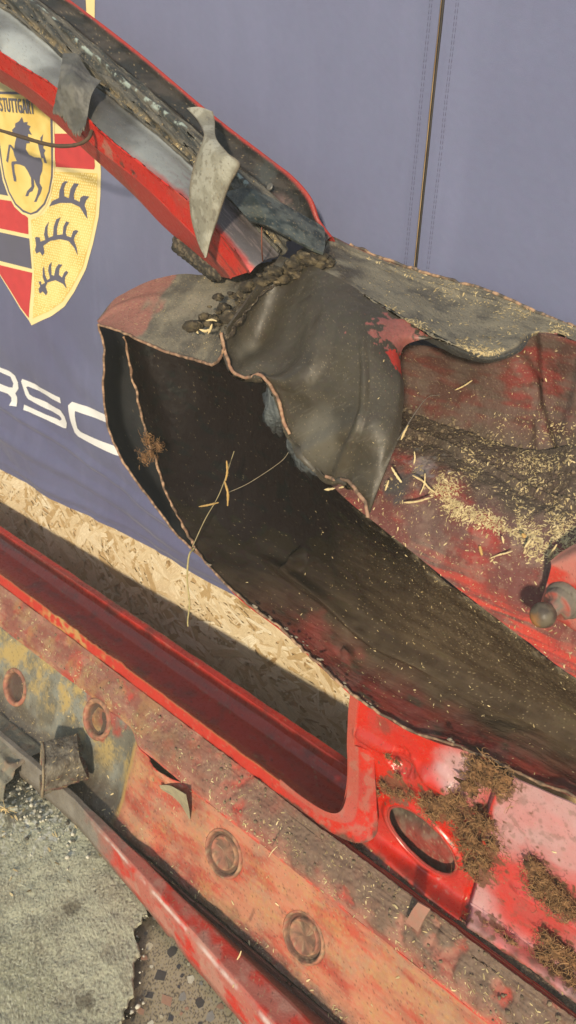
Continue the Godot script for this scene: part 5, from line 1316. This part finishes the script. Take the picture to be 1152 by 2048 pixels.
func loose() -> void:
	stick("wire", "brown wire looping from the left edge into a hole in the red pillar", "wire", [v(-1265,980,130), v(-1136,976,160), v(-1043,973,185), v(-959,970,205), v(-915,971,210), v(-891,975,205), v(-882,982,198), v(-888,989,188)], 0.0024, 0.0022, Color(0.085, 0.055, 0.032))
	stick("dry_grass", "pale green dry stem hanging free below the sawn edge over the strand board", "grass", [v(-676,496,238), v(-673,491,250), v(-676,453,252), v(-673,418,252), v(-678,385,252), v(-678,375,252)], 0.0013, 0.0010, Color(0.40, 0.34, 0.16))
	stick("dry_grass", "thin dry stem leaning from the sawn edge up into the dark hollow post", "grass", [v(-679,497,238), v(-667,538,225), v(-648,582,215), v(-637,638,200)], 0.0007, 0.0005, Color(0.30, 0.25, 0.14))
	stick("dry_grass", "fine hair-like stem crossing the dark hollow to the right", "grass", [v(-634,586,213), v(-601,610,210), v(-557,650,205), v(-546,668,200)], 0.0004, 0.0003, Color(0.30, 0.25, 0.17))
	stick("dry_grass", "thin red-brown stalk standing up beside the glassy seal plate", "grass", [v(-615,871,175), v(-599,890,195), v(-595,912,200)], 0.0008, 0.0006, Color(0.22, 0.07, 0.04))
	stick("dry_grass", "grey web thread stretched from the flap's right edge down to the shelf", "grass", [v(-360,757,270), v(-403,754,150), v(-413,744,100)], 0.0004, 0.0003, Color(0.34, 0.30, 0.24))
	var husks := [
		["dry_husk", "folded yellow husk hanging on the stem inside the dark hollow post", [v(-628,634,220), v(-624,620,220), v(-630,606,220)], 0.0036],
		["dry_husk", "crumpled yellow husk below another on the stem in the hollow post", [v(-630,606,222), v(-620,594,222), v(-625,573,222)], 0.0042],
		["dry_husk", "flat tan leaf husk lying across the thin stem in the hollow post", [v(-674,555,225), v(-657,563,225), v(-638,574,225)], 0.0034],
		["wood_chip", "fat pale wood chip on the post cap beside its pinched fold, left one", [v(-680,795,222), v(-675,789,222), v(-670,785,222)], 0.0058],
		["wood_chip", "pale wood chip lying flat just below the fat one on the post cap", [v(-664,792,226), v(-654,792,226), v(-646,796,226)], 0.0050],
		["wood_chip", "pale wood chip nearest the pinched fold of the post cap", [v(-639,804,230), v(-642,797,230), v(-646,791,230)], 0.0044],
		["wood_chip", "small yellow wood chip above the others on the post cap", [v(-656,803,223), v(-646,806,223), v(-638,806,223)], 0.0036],
		["wood_chip", "oval yellow seed on the red metal left of the flap's tip", [v(-472,650,226), v(-465,653,226), v(-457,657,226)], 0.0040],
		["wood_chip", "smaller oval seed beside another left of the flap's tip", [v(-451,660,228), v(-446,663,228), v(-442,665,228)], 0.0032],
		["straw_splinter", "long curved straw splinter on the red slope right of the flap's tip", [v(-371,696,212), v(-361,698,212), v(-351,689,212), v(-343,686,212)], 0.0030],
		["straw_splinter", "forked short straw lying above the long splinter on the red slope", [v(-360,678,212), v(-353,692,212), v(-357,703,212)], 0.0024],
		["straw_splinter", "low curled straw under the long splinter on the red slope", [v(-372,668,222), v(-356,673,222), v(-343,684,222)], 0.0034],
		["straw_splinter", "pale straw standing at the flap's right edge above the shelf", [v(-387,732,215), v(-384,743,215), v(-381,750,215)], 0.0034],
		["straw_splinter", "bundle of straw wedged behind the flap's right edge", [v(-397,697,212), v(-390,689,212), v(-383,684,212)], 0.0040],
		["straw_splinter", "short pale straw at the foot of the shelf crest near the flap", [v(-403,667,210), v(-401,674,210), v(-400,680,210)], 0.0034],
		["straw_splinter", "thin straw propped on the crest of the shelf by the wedge bundle", [v(-375,705,205), v(-373,712,205), v(-376,719,205)], 0.0026],
		["straw_splinter", "tan straw curl high on the dark red back panel", [v(-401,748,85), v(-391,754,85), v(-382,764,85)], 0.0026],
		["straw_splinter", "short straw stuck upright near the right end of the back panel", [v(-301,786,85), v(-298,781,85)], 0.0020],
		["straw_splinter", "straight thick straw on the shelf crest left of the red bracket", [v(-217,662,212), v(-214,670,212), v(-212,678,212)], 0.0030],
		["straw_splinter", "pale thick straw on the crest in front of the chaff, bracket side", [v(-242,661,210), v(-240,667,210), v(-238,672,210)], 0.0032],
		["straw_splinter", "white slanting sliver on the red slope left of the bracket", [v(-264,668,216), v(-262,665,216), v(-261,661,216)], 0.0026],
		["straw_splinter", "pale sprig with a thread on the red slope below the crest", [v(-270,642,218), v(-264,648,218), v(-256,653,218), v(-250,658,218)], 0.0022],
		["dry_husk", "round brown husk on the shelf crest beside the thick straw", [v(-247,675,210), v(-245,673,210), v(-243,672,210)], 0.0052],
		["dry_husk", "white and brown cocoon on the middle of the red slope", [v(-283,651,220), v(-281,646,220), v(-279,642,220)], 0.0046],
		["straw_splinter", "thin red-brown twig lying on the dirty sill ledge below the door corner", [v(-347,186,300), v(-339,191,300), v(-330,196,300)], 0.0022],
		["straw_splinter", "tiny bent twig on the paint above the middle drain plug", [v(-442,181,342), v(-438,196,342), v(-428,213,342)], 0.0016],
		["straw_splinter", "pale straw wisp in the trough of the red rocker rail", [v(-424,80,420), v(-418,95,420), v(-417,105,420)], 0.0028],
		["straw_splinter", "tuft of dry straw at the foot of the grey tube", v(-890,12,380), 0.0],
		["straw_splinter", "dry straw lying on the concrete near the left edge", v(-907,8,452), 0.0]]
	for h in husks:
		if h[2] is Vector3:
			var b := bag()
			for k in 9:
				var d := Vector3(rng.randfn(0, 1), absf(rng.randfn(0, 0.5)), rng.randfn(0, 1)).normalized() * rng.randf_range(0.012, 0.028)
				bar(b, [h[2] - d * 0.4, h[2] + Vector3(0, 0.003, 0), h[2] + d], 6, func(t): return 0.0011 * (1.0 - 0.7 * t), 5, func(_t, p): return STRAW * (0.7 + 0.5 * fb(p, 90.0)))
			var s := build(b, h[0], M.straw)
			tag(s, h[1], "straw")
			continue
		var pts: Array = h[2]
		for k in pts.size(): pts[k] = pts[k] + Vector3(0, 0.0015, 0.003)
		var b := bag()
		var seed_: float = pts[0].x * 40.0
		var c := Color(0.46, 0.29, 0.10) if h[0] == "dry_husk" else STRAW.lerp(Color(0.74, 0.62, 0.36), fb(pts[0], 80.0))
		if h[0] != "wood_chip": pts[1] = pts[1].lerp((pts[0] + pts[pts.size() - 1]) * 0.5, 0.6)
		bar(b, pts, 18, func(t): return h[3] * 0.38 * pow(maxf(sin(PI * (0.03 + 0.94 * t)), 0.02), 0.7 if h[0] == "wood_chip" else 0.3) * (0.45 + 1.1 * fb(Vector3(t * 9.0, seed_, 0), 1.0)), 7, func(_t, p): return c * (0.7 + 0.6 * fb(p, 160.0)))
		var o := build(b, h[0], M.straw)
		tag(o, h[1], {"dry_husk": "husk", "wood_chip": "wood chip", "straw_splinter": "straw"}[h[0]])
	# torn brown fibre wadding caught on the red panel
	wad("fibre_wad", "matted brown fibre tuft with a curled loop at the panel's sawn top edge", [v(-222,435,270), v(-209,437,270), v(-195,438,272), v(-213,420,272), v(-226,418,270), v(-198,424,272), v(-230,396,268)], 0.0105, 620)
	wad("fibre_wad", "brown fibre wad hanging over the upper right rim of the round hole", [v(-283,324,257), v(-273,310,257), v(-258,342,262), v(-245,339,264), v(-253,356,262), v(-239,368,266), v(-270,329,258)], 0.0095, 620)
	wad("fibre_wad", "long brown fibre strand trailing from the hole down the panel step", [v(-231,330,264), v(-221,322,264), v(-210,311,264), v(-193,337,270), v(-202,295,262), v(-216,270,258), v(-213,357,266), v(-226,304,262), v(-203,361,270)], 0.0100, 760)
	wad("fibre_wad", "thin brown fibre wisps left of the round hole along its top", [v(-342,310,255), v(-332,304,255), v(-317,311,256), v(-350,293,255), v(-303,323,256)], 0.0055, 240)
	wad("fibre_wad", "stringy fibre lump stuck in the dent above the round hole", [v(-340,357,254), v(-327,353,252), v(-323,337,255)], 0.0045, 140)
	wad("fibre_wad", "brown fibre mat on the raised panel near the right edge", [v(-146,343,270), v(-135,332,270), v(-122,327,270), v(-137,311,270), v(-109,321,270), v(-100,314,270), v(-117,306,270)], 0.0105, 620)
	wad("fibre_wad", "shaggy fibre roll along the foot of the red panel in the corner", [v(-115,251,268), v(-100,245,268), v(-86,242,268), v(-82,220,272), v(-75,209,274), v(-99,214,270), v(-115,221,268)], 0.0110, 560)
	wad("fibre_wad", "small fibre tuft at the corner where red panel meets the dirty ledge", [v(-341,205,256), v(-330,206,260), v(-336,194,266)], 0.0060, 130)
	wad("fibre_wad", "grey-brown cobwebby fluff on the inner sawn edge of the hollow post", [v(-799,606,203), v(-789,591,206), v(-804,579,206), v(-780,602,200)], 0.0085, 260)
	wad("fibre_wad", "loose fibres lying at the panel foot right of the bent tab", [v(-198,207,268), v(-173,214,270), v(-151,217,272)], 0.0080, 200)

func wad(called: String, label: String, spots: Array, r: float, n: int) -> void:
	var b := bag()
	# felted body
	for q in spots:
		lump(b, q, Vector3(r * 0.7, r * 0.55, r * 0.34) * rng.randf_range(0.7, 1.25), 1.5, 160.0, func(p): return Color(0.10, 0.045, 0.018).lerp(Color(0.27, 0.135, 0.058), sm(0.35, 0.65, fb(p, 200.0))), 30)
	# hairs in curls
	for k in n:
		var c: Vector3 = spots[rng.randi() % spots.size()]
		var o := Vector3(rng.randfn(0, 0.75), rng.randfn(0, 0.65), 0.0) * r
		var p := c + o + Vector3(0, 0, r * 0.30 * rng.randf())
		var d := Vector3(rng.randfn(0, 1), rng.randfn(0, 1), rng.randfn(0, 0.5)).normalized()
		var turn := Vector3(rng.randfn(0, 0.4), rng.randfn(0, 0.4), rng.randfn(0, 1.0)) * 1.1
		var step := r * rng.randf_range(0.12, 0.36)
		var pts := [p]
		for s in 4:
			d = (d + turn.cross(d) * 0.7).normalized()
			if (p - c).z < -0.002 and d.z < 0.0: d.z = -d.z
			p += d * step
			pts.append(p)
		var col := Color(0.16, 0.075, 0.03).lerp(Color(0.46, 0.27, 0.12), pow(rng.randf(), 1.6))
		var thick := rng.randf_range(0.00022, 0.0005)
		bar(b, pts, 8, func(t): return thick * (1.0 - 0.5 * t), 3, func(_t, _p): return col)
	var m := build(b, called, M.fibre)
	tag(m, label, "fibre wad", "", "stuff")

func _ready() -> void:
	rng.seed = 41
	soft.noise_type = FastNoiseLite.TYPE_SIMPLEX
	soft.frequency = 1.0
	soft.fractal_octaves = 4
	soft.seed = 5
	hard.noise_type = FastNoiseLite.TYPE_SIMPLEX
	hard.frequency = 1.0
	hard.fractal_type = FastNoiseLite.FRACTAL_NONE
	hard.seed = 9
	view()
	materials()
	ground()
	board()
	banner()
	car_body()
	debris()
	loose()
